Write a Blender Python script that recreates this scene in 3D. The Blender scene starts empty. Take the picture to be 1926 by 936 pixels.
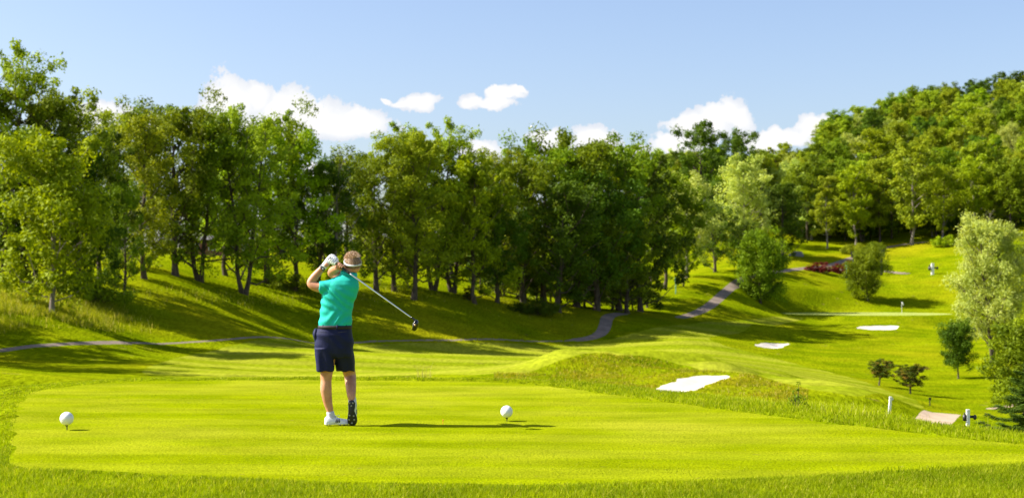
import bpy, bmesh, math, random
import numpy as np
from mathutils import Vector, Matrix, noise as mnoise

SC = bpy.context.scene
COL = SC.collection
R = math.radians
F, CX, HY, EYE = 2675.0, 963.0, 525.0, 1.5      # focal length in photo pixels, principal column, horizon row, eye height

# ------------------------------------------------------------------ camera
cam_d = bpy.data.cameras.new('camera')
cam = bpy.data.objects.new('camera', cam_d)
COL.objects.link(cam)
cam_d.sensor_width = 36.0
cam_d.lens = 36.0 * F / 1926.0
cam_d.shift_y = (HY - 468.0) / 1926.0
cam_d.clip_start = 0.1
cam_d.clip_end = 6000
cam.location = (0, 0, EYE)
cam.rotation_euler = (R(90), 0, 0)
cam_d.dof.use_dof = True
cam_d.dof.focus_distance = 14.6
cam_d.dof.aperture_fstop = 2.8
SC.camera = cam

# ------------------------------------------------------------------ sun, exposure
SUN_EL, SUN_AZ = 41.0, -88.0            # azimuth from +Y towards +X
sd_ = bpy.data.lights.new('sun', 'SUN')
sd_.energy = 5.0
sd_.angle = R(0.5)
sd_.color = (1.0, 0.94, 0.83)
sun = bpy.data.objects.new('sun', sd_)
COL.objects.link(sun)
_d = Vector((math.sin(R(SUN_AZ)) * math.cos(R(SUN_EL)), math.cos(R(SUN_AZ)) * math.cos(R(SUN_EL)), math.sin(R(SUN_EL))))
sun.rotation_euler = (-_d).to_track_quat('-Z', 'Y').to_euler()
SC.view_settings.view_transform = 'Standard'
SC.view_settings.look = 'None'
SC.view_settings.exposure = 1.27
SC.view_settings.gamma = 1.0


# ------------------------------------------------------------------ node helper
class NT:
    def __init__(s, tree):
        s.t = tree; s.n = tree.nodes; s.l = tree.links
    def put(s, sock, v):
        if isinstance(v, bpy.types.NodeSocket): s.l.new(v, sock)
        elif isinstance(v, (tuple, list)):
            v = tuple(v)
            if len(v) == 3 and sock.type == 'RGBA': v = v + (1.0,)
            sock.default_value = v
        else: sock.default_value = v
    def node(s, kind, ins=None, **props):
        n = s.n.new(kind)
        for k, v in props.items(): setattr(n, k, v)
        if ins:
            for k, v in ins.items(): s.put(n.inputs[k], v)
        return n
    def math(s, op, a, b=0.0, c=0.0, clamp=False):
        n = s.n.new('ShaderNodeMath'); n.operation = op; n.use_clamp = clamp
        s.put(n.inputs[0], a); s.put(n.inputs[1], b); s.put(n.inputs[2], c)
        return n.outputs[0]
    def vmath(s, op, a, b=(0, 0, 0)):
        n = s.n.new('ShaderNodeVectorMath'); n.operation = op
        s.put(n.inputs[0], a); s.put(n.inputs[1], b)
        return n.outputs['Value'] if op in ('LENGTH', 'DOT_PRODUCT', 'DISTANCE') else n.outputs[0]
    def noise(s, vec, scale, detail=3.0, rough=0.55, dist=0.0):
        n = s.node('ShaderNodeTexNoise', {'Scale': scale, 'Detail': detail, 'Roughness': rough, 'Distortion': dist})
        if vec is not None: s.l.new(vec, n.inputs['Vector'])
        return n.outputs['Fac']
    def ramp(s, v, a, b, c0=0.0, c1=1.0, smooth=True):
        n = s.n.new('ShaderNodeMapRange')
        n.interpolation_type = 'SMOOTHSTEP' if smooth else 'LINEAR'
        for i, x in zip(('Value', 'From Min', 'From Max', 'To Min', 'To Max'), (v, a, b, c0, c1)): s.put(n.inputs[i], x)
        return n.outputs[0]
    def mix(s, f, a, b, mode='MIX'):
        n = s.n.new('ShaderNodeMix'); n.data_type = 'RGBA'; n.blend_type = mode
        s.put(n.inputs[0], f); s.put(n.inputs[6], a); s.put(n.inputs[7], b)
        return n.outputs[2]


# ------------------------------------------------------------------ world: Nishita sky and cumulus clouds placed by direction
w = bpy.data.worlds.new('World'); SC.world = w; w.use_nodes = True
N = NT(w.node_tree); N.n.clear()
sky = N.node('ShaderNodeTexSky', sky_type='NISHITA', sun_disc=False, sun_elevation=R(SUN_EL),
             sun_rotation=R(SUN_AZ), altitude=200.0, air_density=1.0, dust_density=2.0, ozone_density=1.0)
tc = N.node('ShaderNodeTexCoord').outputs['Generated']
sx = N.node('ShaderNodeSeparateXYZ', {0: tc})
az = N.math('ARCTAN2', sx.outputs[0], sx.outputs[1])
el = N.math('ARCSINE', sx.outputs[2])
ae = N.node('ShaderNodeCombineXYZ', {0: az, 1: el}).outputs[0]
nb = N.node('ShaderNodeTexNoise', {'Vector': tc, 'Scale': 26.0, 'Detail': 7.0, 'Roughness': 0.56})
warp = N.vmath('SUBTRACT', nb.outputs['Color'], (0.5, 0.5, 0.5))
wsc = N.node('ShaderNodeVectorMath', {0: warp}, operation='SCALE'); wsc.inputs['Scale'].default_value = 0.032
aew = N.vmath('ADD', ae, wsc.outputs[0])
aew = N.vmath('MULTIPLY', aew, (1, 1, 0))
# puffs: photo-direction centre and half sizes (given in pixels of the 50 mm view, turned into angles)
PUFFS = [(425, 190, 55, 45), (385, 225, 45, 40), (470, 185, 40, 32), (540, 210, 70, 40), (600, 225, 80, 38), (665, 236, 75, 30),
         (480, 235, 110, 32), (215, 212, 50, 20), (170, 222, 60, 20), (275, 222, 40, 16), (25, 360, 90, 40),
         (733, 188, 11, 9), (785, 190, 38, 17), (760, 192, 20, 9), (880, 186, 34, 17), (912, 192, 22, 10), (950, 171, 42, 14), (934, 190, 36, 15), (980, 164, 18, 6),
         (900, 290, 45, 22), (1030, 268, 50, 22), (1120, 265, 45, 26), (1190, 288, 40, 18),
         (1350, 215, 54, 32), (1320, 240, 62, 38), (1290, 275, 60, 30), (1385, 222, 34, 24), (1470, 252, 70, 20), (1530, 238, 40, 20),
         (2150, 200, 90, 30), (-260, 190, 120, 36), (2450, 240, 120, 40), (-620, 210, 160, 46),
         (1430, 262, 60, 20), (590, 330, 40, 20)]
best = None
for (px, py, rx, ry) in PUFFS:
    a = math.atan((px - CX) / F); e = math.atan((HY - py) / F * math.cos(a))
    d = N.vmath('SUBTRACT', aew, (a, e, 0))
    d = N.vmath('MULTIPLY', d, (F / rx * 0.92, F / ry * 0.92, 0))
    v = N.math('SUBTRACT', 1.0, N.vmath('LENGTH', d))
    best = v if best is None else N.math('SMOOTH_MAX', best, v, 0.12)
# scattered low cumulus all round the rest of the horizon
cn = N.noise(N.vmath('MULTIPLY', tc, (1, 1, 2.2)), 5.0, 7.0, 0.55)
side = N.ramp(N.math('ABSOLUTE', az), 0.62, 0.9)
gen = N.math('MULTIPLY', N.ramp(cn, 0.56, 0.64), side)
band = N.math('MULTIPLY', N.ramp(el, 0.0, 0.08), N.ramp(el, 0.75, 0.4))
gen = N.math('MULTIPLY', gen, band)
fn = N.noise(tc, 90.0, 7.0, 0.66)
edge = N.math('ADD', best, N.math('MULTIPLY', N.math('SUBTRACT', fn, 0.5), 1.7))
cm = N.ramp(edge, -0.04, 0.17)
cm = N.math('MAXIMUM', cm, gen)
# the lower sides of the puffs are a little greyer
shade = N.ramp(N.math('ADD', best, N.math('MULTIPLY', nb.outputs['Fac'], 0.8)), 0.3, 1.1)
ccol = N.mix(shade, (0.74, 0.78, 0.86), (1.0, 0.99, 0.97))
SKYK = 0.078
skyc = N.vmath('MULTIPLY', sky.outputs[0], (SKYK * 0.98, SKYK * 0.98, SKYK * 1.08))
cc = N.node('ShaderNodeVectorMath', {0: ccol}, operation='SCALE'); cc.inputs['Scale'].default_value = 0.45
out = N.mix(cm, skyc, cc.outputs[0])
bg = N.node('ShaderNodeBackground', {'Color': out, 'Strength': 1.0})
N.l.new(bg.outputs[0], N.node('ShaderNodeOutputWorld').inputs[0])


# ------------------------------------------------------------------ object helpers
def tag(o, label=None, cat=None, group=None, kind=None):
    if label: o['label'] = label
    if cat: o['category'] = cat
    if group: o['group'] = group
    if kind: o['kind'] = kind
    return o

def empty(name, loc=(0, 0, 0), rz=0.0, s=1.0):
    o = bpy.data.objects.new(name, None); COL.objects.link(o)
    o.location = loc; o.rotation_euler = (0, 0, rz)
    o.scale = s if isinstance(s, tuple) else (s, s, s)
    o.empty_display_size = 0.2
    return o

def link(name, me, parent=None):
    o = bpy.data.objects.new(name, me); COL.objects.link(o)
    if parent: o.parent = parent
    return o

def np_mesh(name, verts, faces, mat=None, smooth=False):
    """faces: (n,3) or (n,4) int array"""
    verts = np.asarray(verts, dtype=np.float32); faces = np.asarray(faces, dtype=np.int32)
    me = bpy.data.meshes.new(name)
    k = faces.shape[1]
    me.vertices.add(len(verts)); me.vertices.foreach_set('co', verts.ravel())
    me.loops.add(faces.size); me.loops.foreach_set('vertex_index', faces.ravel())
    me.polygons.add(len(faces))
    me.polygons.foreach_set('loop_start', np.arange(0, faces.size, k, dtype=np.int32))
    try: me.polygons.foreach_set('loop_total', np.full(len(faces), k, dtype=np.int32))
    except Exception: pass
    me.update(calc_edges=True)
    me.polygons.foreach_set('use_smooth', np.full(len(faces), smooth, dtype=bool))
    if mat: me.materials.append(mat)
    return me

def mat_new(name):
    m = bpy.data.materials.new(name); m.use_nodes = True
    n = NT(m.node_tree); n.n.clear()
    return m, n

def simple_mat(name, col, rough=0.6, metal=0.0, bump=0.0, bscale=60.0, var=0.12, vscale=8.0, spec=0.5):
    m, n = mat_new(name)
    o = n.node('ShaderNodeTexCoord').outputs['Object']
    f = n.noise(o, vscale, 4.0)
    c = n.mix(n.ramp(f, 0.3, 0.7), tuple(x * (1 - var) for x in col), tuple(min(1, x * (1 + var)) for x in col))
    p = n.node('ShaderNodeBsdfPrincipled', {'Base Color': c, 'Roughness': rough, 'Metallic': metal, 'Specular IOR Level': spec})
    if bump:
        b = n.node('ShaderNodeBump', {'Height': n.noise(o, bscale, 4.0), 'Strength': bump, 'Distance': 0.01})
        n.l.new(b.outputs[0], p.inputs['Normal'])
    n.l.new(p.outputs[0], n.node('ShaderNodeOutputMaterial').inputs[0])
    return m


# ------------------------------------------------------------------ terrain height: a thin-plate surface through surveyed points (column, row, distance)
def sstep(a, b, x):
    t = np.clip((x - a) / (b - a), 0, 1); return t * t * (3 - 2 * t)

def hy(py, Z): return -(py - HY) * Z / F          # height relative to the eye
CP = []                                            # (px, Z, height rel. eye)
def col(px, *pts):
    for (Z, py) in pts: CP.append((px, Z, hy(py, Z)))
def colh(px, *pts):
    for (Z, h) in pts: CP.append((px, Z, h))
colh(-400, (25, -3.4), (60, -4.5), (100, -4.0), (130, -2), (160, 2), (200, 4), (300, 6), (560, 8))
col(0, (115, 657), (85, 690), (70, 712), (125, 600), (135, 562), (145, 535), (165, 508), (200, 488))
colh(0, (28, -3.8), (45, -4.4), (260, 4.6), (560, 8))
col(300, (140, 642), (105, 690), (150, 602), (160, 565), (168, 540), (175, 522), (190, 500), (210, 485))
colh(300, (28, -4.4), (60, -6.2), (300, 5), (560, 8))
col(600, (175, 638.5), (108, 700), (140, 660), (185, 602), (195, 565), (200, 545), (208, 525), (230, 502))
colh(600, (28, -4.8), (65, -6.6), (300, 4), (560, 8))
col(850, (190, 638), (115, 700), (150, 665), (198, 604), (205, 580), (210, 560), (220, 545), (250, 526))
colh(850, (28, -4.8), (65, -6.2), (400, 4), (560, 8))
col(1000, (200, 640), (150, 670), (210, 612), (215, 592), (222, 573), (235, 564), (88, 692), (72, 714))
colh(1000, (28, -4.6), (50, -5.2), (300, -1), (115, -7.3), (400, 5), (560, 10))
col(1135, (205, 640), (225, 592), (238, 582), (250, 575), (150, 664), (100, 668))
colh(1135, (28, -4.6), (50, -5.0), (75, -5.0), (120, -7.4), (300, -3), (400, 8), (560, 12))
col(1300, (200, 640), (222, 620), (245, 596), (265, 560), (280, 532), (300, 517), (340, 500), (160, 668), (68, 735), (80, 712), (92, 690), (105, 680))
colh(1300, (28, -4.4), (50, -4.8), (125, -7.6), (390, 16), (500, 26), (640, 28))
col(1400, (215, 640), (240, 615), (258, 596), (275, 560), (290, 532), (305, 518), (335, 492), (360, 472), (100, 690), (85, 712), (160, 680))
colh(1400, (28, -4.2), (50, -5.0), (430, 20), (500, 23), (640, 23))
col(1500, (275, 593), (245, 620), (222, 650), (185, 684), (290, 570), (300, 542), (315, 514), (325, 502), (350, 482), (375, 462), (115, 705), (90, 732))
colh(1500, (24, -3.4), (50, -5.4), (500, 33), (640, 34))
col(1600, (150, 718), (105, 752), (200, 668))
col(1663, (95, 768), (130, 742))
col(1650, (253, 617), (225, 650), (180, 700), (302, 570), (312, 547), (335, 512), (350, 492), (372, 466), (390, 450), (420, 430))
colh(1650, (20, -2.6), (50, -6.2), (540, 49), (640, 51))
col(1760, (302, 570), (313, 541), (322, 518), (345, 492), (365, 462), (390, 442), (235, 640), (180, 700), (150, 740), (125, 771), (103, 790))
colh(1760, (18, -2.4), (50, -6.4), (550, 55), (660, 57))
col(1926, (300, 560), (315, 522), (335, 482), (360, 450), (240, 620), (190, 681), (150, 740), (130, 765), (100, 790))
colh(1926, (16, -2.2), (50, -6.0), (560, 61), (660, 64))
colh(2350, (16, -2.4), (50, -5.5), (100, -8), (150, -10.5), (200, -8), (300, 0), (400, 20), (560, 66), (660, 68))
CPa = np.array(CP)
KA, KB = 1 / 230.0, 8.0
def _ab(u, Z): return np.stack([u * KA, np.log(Z) * KB], -1)
def _phi(r2): return 0.5 * r2 * np.log(r2 + 1e-9)
_P = _ab(CPa[:, 0], CPa[:, 1]); _n = len(_P)
_A = _phi(((_P[:, None] - _P[None]) ** 2).sum(-1)) + np.eye(_n) * 0.02
_Q = np.concatenate([np.ones((_n, 1)), _P], 1)
_M = np.block([[_A, _Q], [_Q.T, np.zeros((3, 3))]])
_W = np.linalg.solve(_M, np.concatenate([CPa[:, 2], np.zeros(3)]))
def tps(u, Z):
    sh = np.shape(u); u = np.ravel(u); Z = np.ravel(Z)
    o = np.empty(len(u))
    for i in range(0, len(u), 40000):
        q = _ab(u[i:i + 40000], Z[i:i + 40000])
        r2 = ((q[:, None, :] - _P[None]) ** 2).sum(-1)
        o[i:i + 40000] = _phi(r2) @ _W[:_n] + _W[_n] + q @ _W[_n + 1:]
    return o.reshape(sh)

def poly_sd(P, X, Y):
    """signed distance to polygon P, positive inside"""
    P = np.asarray(P, float); sh = np.shape(X); x = np.ravel(X); y = np.ravel(Y)
    d = np.full(len(x), 1e9); ins = np.zeros(len(x), bool)
    for i in range(len(P)):
        a = P[i]; b = P[(i + 1) % len(P)]; e = b - a
        t = np.clip(((x - a[0]) * e[0] + (y - a[1]) * e[1]) / (e @ e + 1e-12), 0, 1)
        d = np.minimum(d, np.hypot(x - a[0] - t * e[0], y - a[1] - t * e[1]))
        c = (a[1] > y) != (b[1] > y)
        xi = a[0] + (y - a[1]) / (e[1] if abs(e[1]) > 1e-12 else 1e-12) * e[0]
        ins ^= c & (x < xi)
    return np.where(ins, d, -d).reshape(sh)

def line_d(P, X, Y):
    P = np.asarray(P, float); sh = np.shape(X); x = np.ravel(X); y = np.ravel(Y); d = np.full(len(x), 1e9)
    for a, b in zip(P[:-1], P[1:]):
        e = b - a
        t = np.clip(((x - a[0]) * e[0] + (y - a[1]) * e[1]) / (e @ e + 1e-12), 0, 1)
        d = np.minimum(d, np.hypot(x - a[0] - t * e[0], y - a[1] - t * e[1]))
    return d.reshape(sh)

def smooth_poly(P, n=2, closed=True):
    P = [np.array(p, float) for p in P]
    for _ in range(n):
        Q = [] if closed else [P[0]]
        m = len(P) if closed else len(P) - 1
        for i in range(m):
            a, b = P[i], P[(i + 1) % len(P)]
            Q += [a * .75 + b * .25, a * .25 + b * .75]
        if not closed: Q.append(P[-1])
        P = Q
    return np.array(P)

def flatpt(px, py):                               # pixel on the level of the tee -> ground point
    Z = F * EYE / (py - HY); return ((px - CX) / F * Z, Z)

TEE = smooth_poly([flatpt(*p) for p in [(170, 721), (60, 735), (34, 760), (28, 800), (22, 850), (15, 880), (120, 884), (300, 893), (700, 908), (1100, 912), (1450, 897),
                                        (1750, 882), (2050, 866), (2100, 856), (1700, 812), (1400, 776), (1150, 742), (970, 717), (600, 714), (300, 715)]], 2)
def crest_blend(X, Y):
    s = -poly_sd(TEE, X, Y)                       # distance outside the tee
    return s

GREEN_C = ((1632 - CX) / F * 283, 283.0)
def green_e(X, Y):
    dx = (X - GREEN_C[0]) / 17.5; dy = (Y - GREEN_C[1]) / 13.5
    return 1 - np.sqrt(dx * dx + dy * dy)

def fbm(X, Y, scale, octs=4, seed=0.0):
    """cheap value noise fbm, numpy only"""
    o = np.zeros(np.shape(X)); amp = 1.0; tot = 0
    for k in range(octs):
        x = X * scale + seed * 13.7 + k * 17.3; y = Y * scale - seed * 7.1 + k * 9.1
        xi = np.floor(x); yi = np.floor(y); fx = x - xi; fy = y - yi
        fx = fx * fx * (3 - 2 * fx); fy = fy * fy * (3 - 2 * fy)
        def h(a, b):
            v = np.sin(a * 127.1 + b * 311.7) * 43758.5453; return v - np.floor(v)
        v = (h(xi, yi) * (1 - fx) + h(xi + 1, yi) * fx) * (1 - fy) + (h(xi, yi + 1) * (1 - fx) + h(xi + 1, yi + 1) * fx) * fy
        o += (v - .5) * amp; tot += amp; amp *= .5; scale *= 2.03
    return o / tot

# extra mounds: (px, Z, rx, ry, height, rot)
MOUNDS = []
def bump(X, Y, px, Z, rx, ry, h, rot=0.0):
    cx = (px - CX) / F * Z; dx = X - cx; dy = Y - Z; c, s = math.cos(R(rot)), math.sin(R(rot))
    a = (dx * c + dy * s) / rx; b = (-dx * s + dy * c) / ry
    return h * np.exp(-(a * a + b * b))

def base_h(X, Y):
    X = np.asarray(X, float); Y = np.asarray(Y, float)
    r = np.hypot(X, Y) + 1e-6; th = np.arctan2(X, Y)
    lim0, lim1 = math.atan((-450 - CX) / F), math.atan((2400 - CX) / F)
    tcl = np.clip(th, lim0, lim1)
    Z = np.clip(r * np.cos(tcl), 14.0, 760.0); u = CX + F * np.tan(tcl)
    h = tps(u, Z)
    k = sstep(R(100), R(165), np.abs(th))
    h = h * (1 - k) + (-3.0) * k
    for m in MOUNDS: h = h + bump(X, Y, *m)
    g = sstep(-0.55, 0.05, green_e(X, Y))
    h = h * (1 - g) + (-6.85) * g
    # gentle natural unevenness further out
    h = h + fbm(X, Y, 0.06, 3, 2) * 0.3 * sstep(40, 110, r) * (1 - g)
    rough = sstep(45, 60, r) * sstep(125, 105, r) * sstep(940, 1060, CX + F * X / np.maximum(Y, 1)) * sstep(1560, 1420, CX + F * X / np.maximum(Y, 1))
    h = h + (fbm(X, Y, 0.16, 3, 5)) * 1.7 * rough
    pe = 1 - np.hypot((X - 9.9) / 8.5, (Y - 75.8) / 9.5)
    g2 = sstep(-0.5, 0.12, pe)
    h = h * (1 - g2) + (-5.6) * g2
    # tee plateau
    so = -poly_sd(TEE, X, Y)
    uu = CX + F * X / np.maximum(Y, 1.0)
    ln_ = 8.5 - 3.6 * sstep(1620, 1780, uu)
    t = sstep(0.4, ln_, so)
    near = sstep(14, 10.5, Y) * sstep(40, 20, np.abs(X))
    t = t * (1 - near)
    h = -EYE * (1 - t) + h * t
    h = h + fbm(X, Y, 0.9, 3, 9) * 0.05 * sstep(0.0, 0.6, so) - 0.0
    return h

MOUNDS += [(1225, 93, 3.0, 3.6, 1.1, 20), (1135, 90, 2.6, 3.0, 0.25, -20), (1060, 88, 3.0, 3.0, 0.4, 0), (1310, 95, 3.6, 3.0, 0.8, 0), (1100, 80, 1.5, 1.8, .55, 30), (1160, 84, 1.6, 2.0, .65, 20), (1205, 80, 1.4, 1.6, .5, -10), (1255, 86, 1.5, 1.7, .6, 30), (1180, 75, 1.3, 1.6, .4, 0), (1040, 76, 1.5, 1.8, .4, 10), (1350, 90, 1.7, 1.8, .5, 0),
           (1435, 236, 8, 5, 1.1, 0), (1650, 262, 10, 4, 0.5, 0), (75, 66, 6, 8, 0.6, 0)]

def hit(px, py, z0=45.0, z1=760.0):
    """first ground point on the line of sight beyond z0"""
    Z = np.exp(np.linspace(math.log(z0), math.log(z1), 1500))
    X = (px - CX) / F * Z
    g = base_h(X, Z) + (py - HY) * Z / F           # >0: ground above the ray
    i = np.argmax(g > 0)
    if g[i] <= 0: i = len(Z) - 1
    return (float(X[i]), float(Z[i]))
# ------------------------------------------------------------------ ground regions (outlines as points on the ground)
def at(px, Z): return ((px - CX) / F * Z, Z)
H = hit
FAIR = smooth_poly([H(250, 700), H(330, 668), H(430, 652), H(600, 644), H(850, 643), H(1100, 645), H(1180, 632), H(1260, 612), H(1400, 600.5),
                    H(1480, 595), H(1520, 596), H(1480, 606), H(1400, 624), H(1325, 632), H(1350, 648), H(1420, 664), H(1500, 684), H(1600, 708), H(1690, 742), H(1750, 765),
                    H(1660, 758), H(1540, 738), H(1430, 708), H(1300, 683), H(1190, 664), H(1060, 673), H(930, 706), at(760, 92), at(560, 88), at(330, 88)], 2)
GREEN = [(GREEN_C[0] + 17.0 * math.cos(t) * (1 + .06 * math.sin(3 * t)), GREEN_C[1] + 12.6 * math.sin(t)) for t in np.linspace(0, 2 * math.pi, 40)[:-1]]
def Hf(px, py):                                    # the near bunker lies on a level shelf
    Z = F * 5.6 / (py - HY); return ((px - CX) / F * Z, Z)
BUNK = [smooth_poly([Hf(*p) for p in [(1222, 731), (1262, 722), (1285, 711), (1335, 707), (1385, 710), (1354, 717), (1328, 724), (1300, 735), (1262, 741)]], 2),
        smooth_poly([H(*p) for p in [(1413, 647.5), (1440, 646), (1488, 646), (1480, 650), (1466, 655), (1436, 653.5)]], 2),
        smooth_poly([H(*p) for p in [(1604, 615.5), (1640, 613.5), (1692, 613), (1690, 617), (1680, 620.5), (1630, 620)]], 2)]
PATHS = [(smooth_poly([H(-260, 672), H(-120, 664), H(0, 656), H(150, 648), H(240, 644.5)], 2, False), 0.5),
         (smooth_poly([H(200, 646), H(300, 642.5), H(450, 640.5), H(600, 639.5), H(850, 640), H(1010, 641), H(1085, 639.5)], 2, False), 0.30),
         (smooth_poly([H(1085, 639.5), H(1108, 637), H(1130, 629), H(1139, 612), H(1140, 600), H(1150, 592), H(1172, 589)], 2, False), 0.95),
         (smooth_poly([H(1278, 597), H(1292, 594), H(1328, 580), H(1358, 556), H(1385, 533), H(1402, 522), H(1440, 514), H(1500, 507), H(1560, 500), H(1600, 485), H(1640, 472), H(1690, 461), H(1740, 455)], 2, False), 0.95),
         (smooth_poly([H(1560, 506), H(1605, 507), H(1645, 508), H(1672, 511), H(1706, 515)], 2, False), 1.0),
         ]
TAN = [(smooth_poly([H(1738, 812), H(1750, 798), H(1767, 782), H(1776, 777)], 2, False), 0.85),
         (smooth_poly([H(1866, 768), H(1895, 764), H(1930, 758), H(2050, 742)], 2, False), .6)]

def carve(X, Y, h):
    for i, P in enumerate(BUNK):
        P = np.asarray(P); m = (np.abs(X - P[:, 0].mean()) < 40) & (np.abs(Y - P[:, 1].mean()) < 40)
        if not m.any(): continue
        s = poly_sd(P, X[m], Y[m])
        dpt = (0.35, 0.45, 0.45)[i]; lip = (0.22, .3, .3)[i]
        far = sstep(-2, 2, Y[m] - P[:, 1].mean())
        h[m] += -dpt * sstep(0.0, 1.6, s) + lip * np.exp(-((s + 0.9) / 0.9) ** 2) * far
    return h

def ground_z(X, Y):
    X = np.atleast_1d(np.asarray(X, float)); Y = np.atleast_1d(np.asarray(Y, float))
    return carve(X, Y, base_h(X, Y)) + EYE
def gz(x, y): return float(ground_z([x], [y])[0])

def build_ground():
    us = np.concatenate([np.arange(-560, 2500, 9.0)])
    th = np.arctan((us - CX) / F)
    thl = -math.pi + (th[0] + math.pi) * np.linspace(0, 1, 46)[:-1]
    thr = th[-1] + (math.pi - th[-1]) * np.linspace(0, 1, 46)[1:]
    th = np.concatenate([thl, th, thr]); nt = len(th)
    rr = np.concatenate([np.array([0.4]), np.exp(np.linspace(math.log(3.0), math.log(24), 190))[:-1], np.exp(np.linspace(math.log(24), math.log(60), 60))[:-1],
                         np.exp(np.linspace(math.log(60), math.log(420), 430))[:-1], np.exp(np.linspace(math.log(420), math.log(3200), 60))])
    nr = len(rr)
    T, RR = np.meshgrid(th, rr)
    X = RR * np.sin(T); Y = RR * np.cos(T)
    Z = ground_z(X.ravel(), Y.ravel()).reshape(X.shape)
    e = 0.02 * RR
    gx = (base_h(X + e, Y) - base_h(X - e, Y)) / (2 * e); gy = (base_h(X, Y + e) - base_h(X, Y - e)) / (2 * e)
    # sharper normals from the grid itself close to the carved features
    ok = (RR > 3)
    nrm = np.stack([-gx, -gy, np.ones_like(gx)], -1)
    V = np.stack([X, Y, Z], -1)
    dt = np.zeros_like(V); dt[:, 1:-1] = V[:, 2:] - V[:, :-2]; dt[:, 0] = V[:, 1] - V[:, 0]; dt[:, -1] = V[:, -1] - V[:, -2]
    dr = np.zeros_like(V); dr[1:-1] = V[2:] - V[:-2]; dr[0] = V[1] - V[0]; dr[-1] = V[-1] - V[-2]
    n2 = np.cross(dt, dr); n2 = n2 / (np.linalg.norm(n2, axis=-1, keepdims=True) + 1e-12)
    n2[n2[..., 2] < 0] *= -1
    nrm = n2
    W = lambda s: s.reshape(-1)
    x, y = X.ravel(), Y.ravel()
    front = (np.abs(T.ravel()) < 0.75) & (RR.ravel() < 450)
    def sdm(f, d=-50.0):
        o = np.full(len(x), d); o[front] = f(x[front], y[front]); return o
    path = sdm(lambda a, b: np.max([w_ - line_d(P, a, b) for P, w_ in PATHS], axis=0))
    bk = sdm(lambda a, b: np.max([poly_sd(P, a, b) for P in BUNK], axis=0) + fbm(a, b, 1.1, 3, 4) * 0.6)
    tan_ = sdm(lambda a, b: np.max([w_ - line_d(P, a, b) for P, w_ in TAN], axis=0))
    gr = sdm(lambda a, b: poly_sd(GREEN, a, b))
    te = sdm(lambda a, b: poly_sd(TEE, a, b) + fbm(a, b, 2.2, 4, 4) * 0.30)
    fa = sdm(lambda a, b: poly_sd(FAIR, a, b) + fbm(a, b, .5, 2, 4) * 0.5)
    D = np.concatenate([V.reshape(-1, 3), nrm.reshape(-1, 3), np.stack([bk, path, gr, te, fa, tan_], 1)], 1)
    i = np.arange(nr - 1)[:, None] * nt + np.arange(nt - 1)[None]
    a, b, c, d = i, i + 1, i + nt + 1, i + nt
    a, b, c, d = [q.ravel() for q in (a, b, c, d)]
    tri = np.concatenate([np.stack([a, c, b], 1), np.stack([a, d, c], 1)])
    # close the seam behind the camera
    j = np.arange(nr - 1) * nt
    s = np.concatenate([np.stack([j + nt - 1, j + nt, j], 1), np.stack([j + nt - 1, j + 2 * nt - 1, j + nt], 1)])
    cap = np.stack([np.zeros(nt - 2, int), np.arange(2, nt), np.arange(1, nt - 1)], 1)
    tri = np.concatenate([tri, s, cap])[:, ::-1]
    return D, tri

def clip(D, tri, k):
    s = D[:, k]; ins = s > 0
    cnt = ins[tri].sum(1)
    full_in = tri[cnt == 3]; full_out = tri[cnt == 0]
    mx = tri[(cnt == 1) | (cnt == 2)]
    if len(mx) == 0: return D, full_in, full_out
    c = ins[mx].sum(1); lone = np.where((c == 1)[:, None], ins[mx], ~ins[mx]).argmax(1)
    ar = np.arange(len(mx))
    A = mx[ar, lone]; B = mx[ar, (lone + 1) % 3]; Cc = mx[ar, (lone + 2) % 3]
    def edge(p, q):
        return np.minimum(p, q) * len(D) + np.maximum(p, q)
    keys = np.concatenate([edge(A, B), edge(A, Cc)])
    uq, inv = np.unique(keys, return_inverse=True)
    p, q = uq // len(D), uq % len(D)
    t = (s[p] / (s[p] - s[q]))[:, None]
    ND = D[p] * (1 - t) + D[q] * t; ND[:, k] = 0
    base = len(D); Pn = inv[:len(mx)] + base; Qn = inv[len(mx):] + base
    D2 = np.concatenate([D, ND])
    t1 = np.stack([A, Pn, Qn], 1); t2 = np.concatenate([np.stack([Pn, B, Cc], 1), np.stack([Pn, Cc, Qn], 1)])
    li = c == 1
    l2 = np.concatenate([li, li])
    return D2, np.concatenate([full_in, t1[li], t2[~l2]]), np.concatenate([full_out, t1[~li], t2[l2]])

def region_obj(name, D, tri, mat):
    if len(tri) == 0: return None
    uq, inv = np.unique(tri.ravel(), return_inverse=True)
    d = D[uq]
    me = np_mesh(name, d[:, :3], inv.reshape(-1, 3), mat, True)
    n = d[:, 3:6] / np.linalg.norm(d[:, 3:6], axis=1, keepdims=True)
    me.normals_split_custom_set_from_vertices([tuple(v) for v in n])
    o = link(name, me); o['kind'] = 'structure'
    return o


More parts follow.
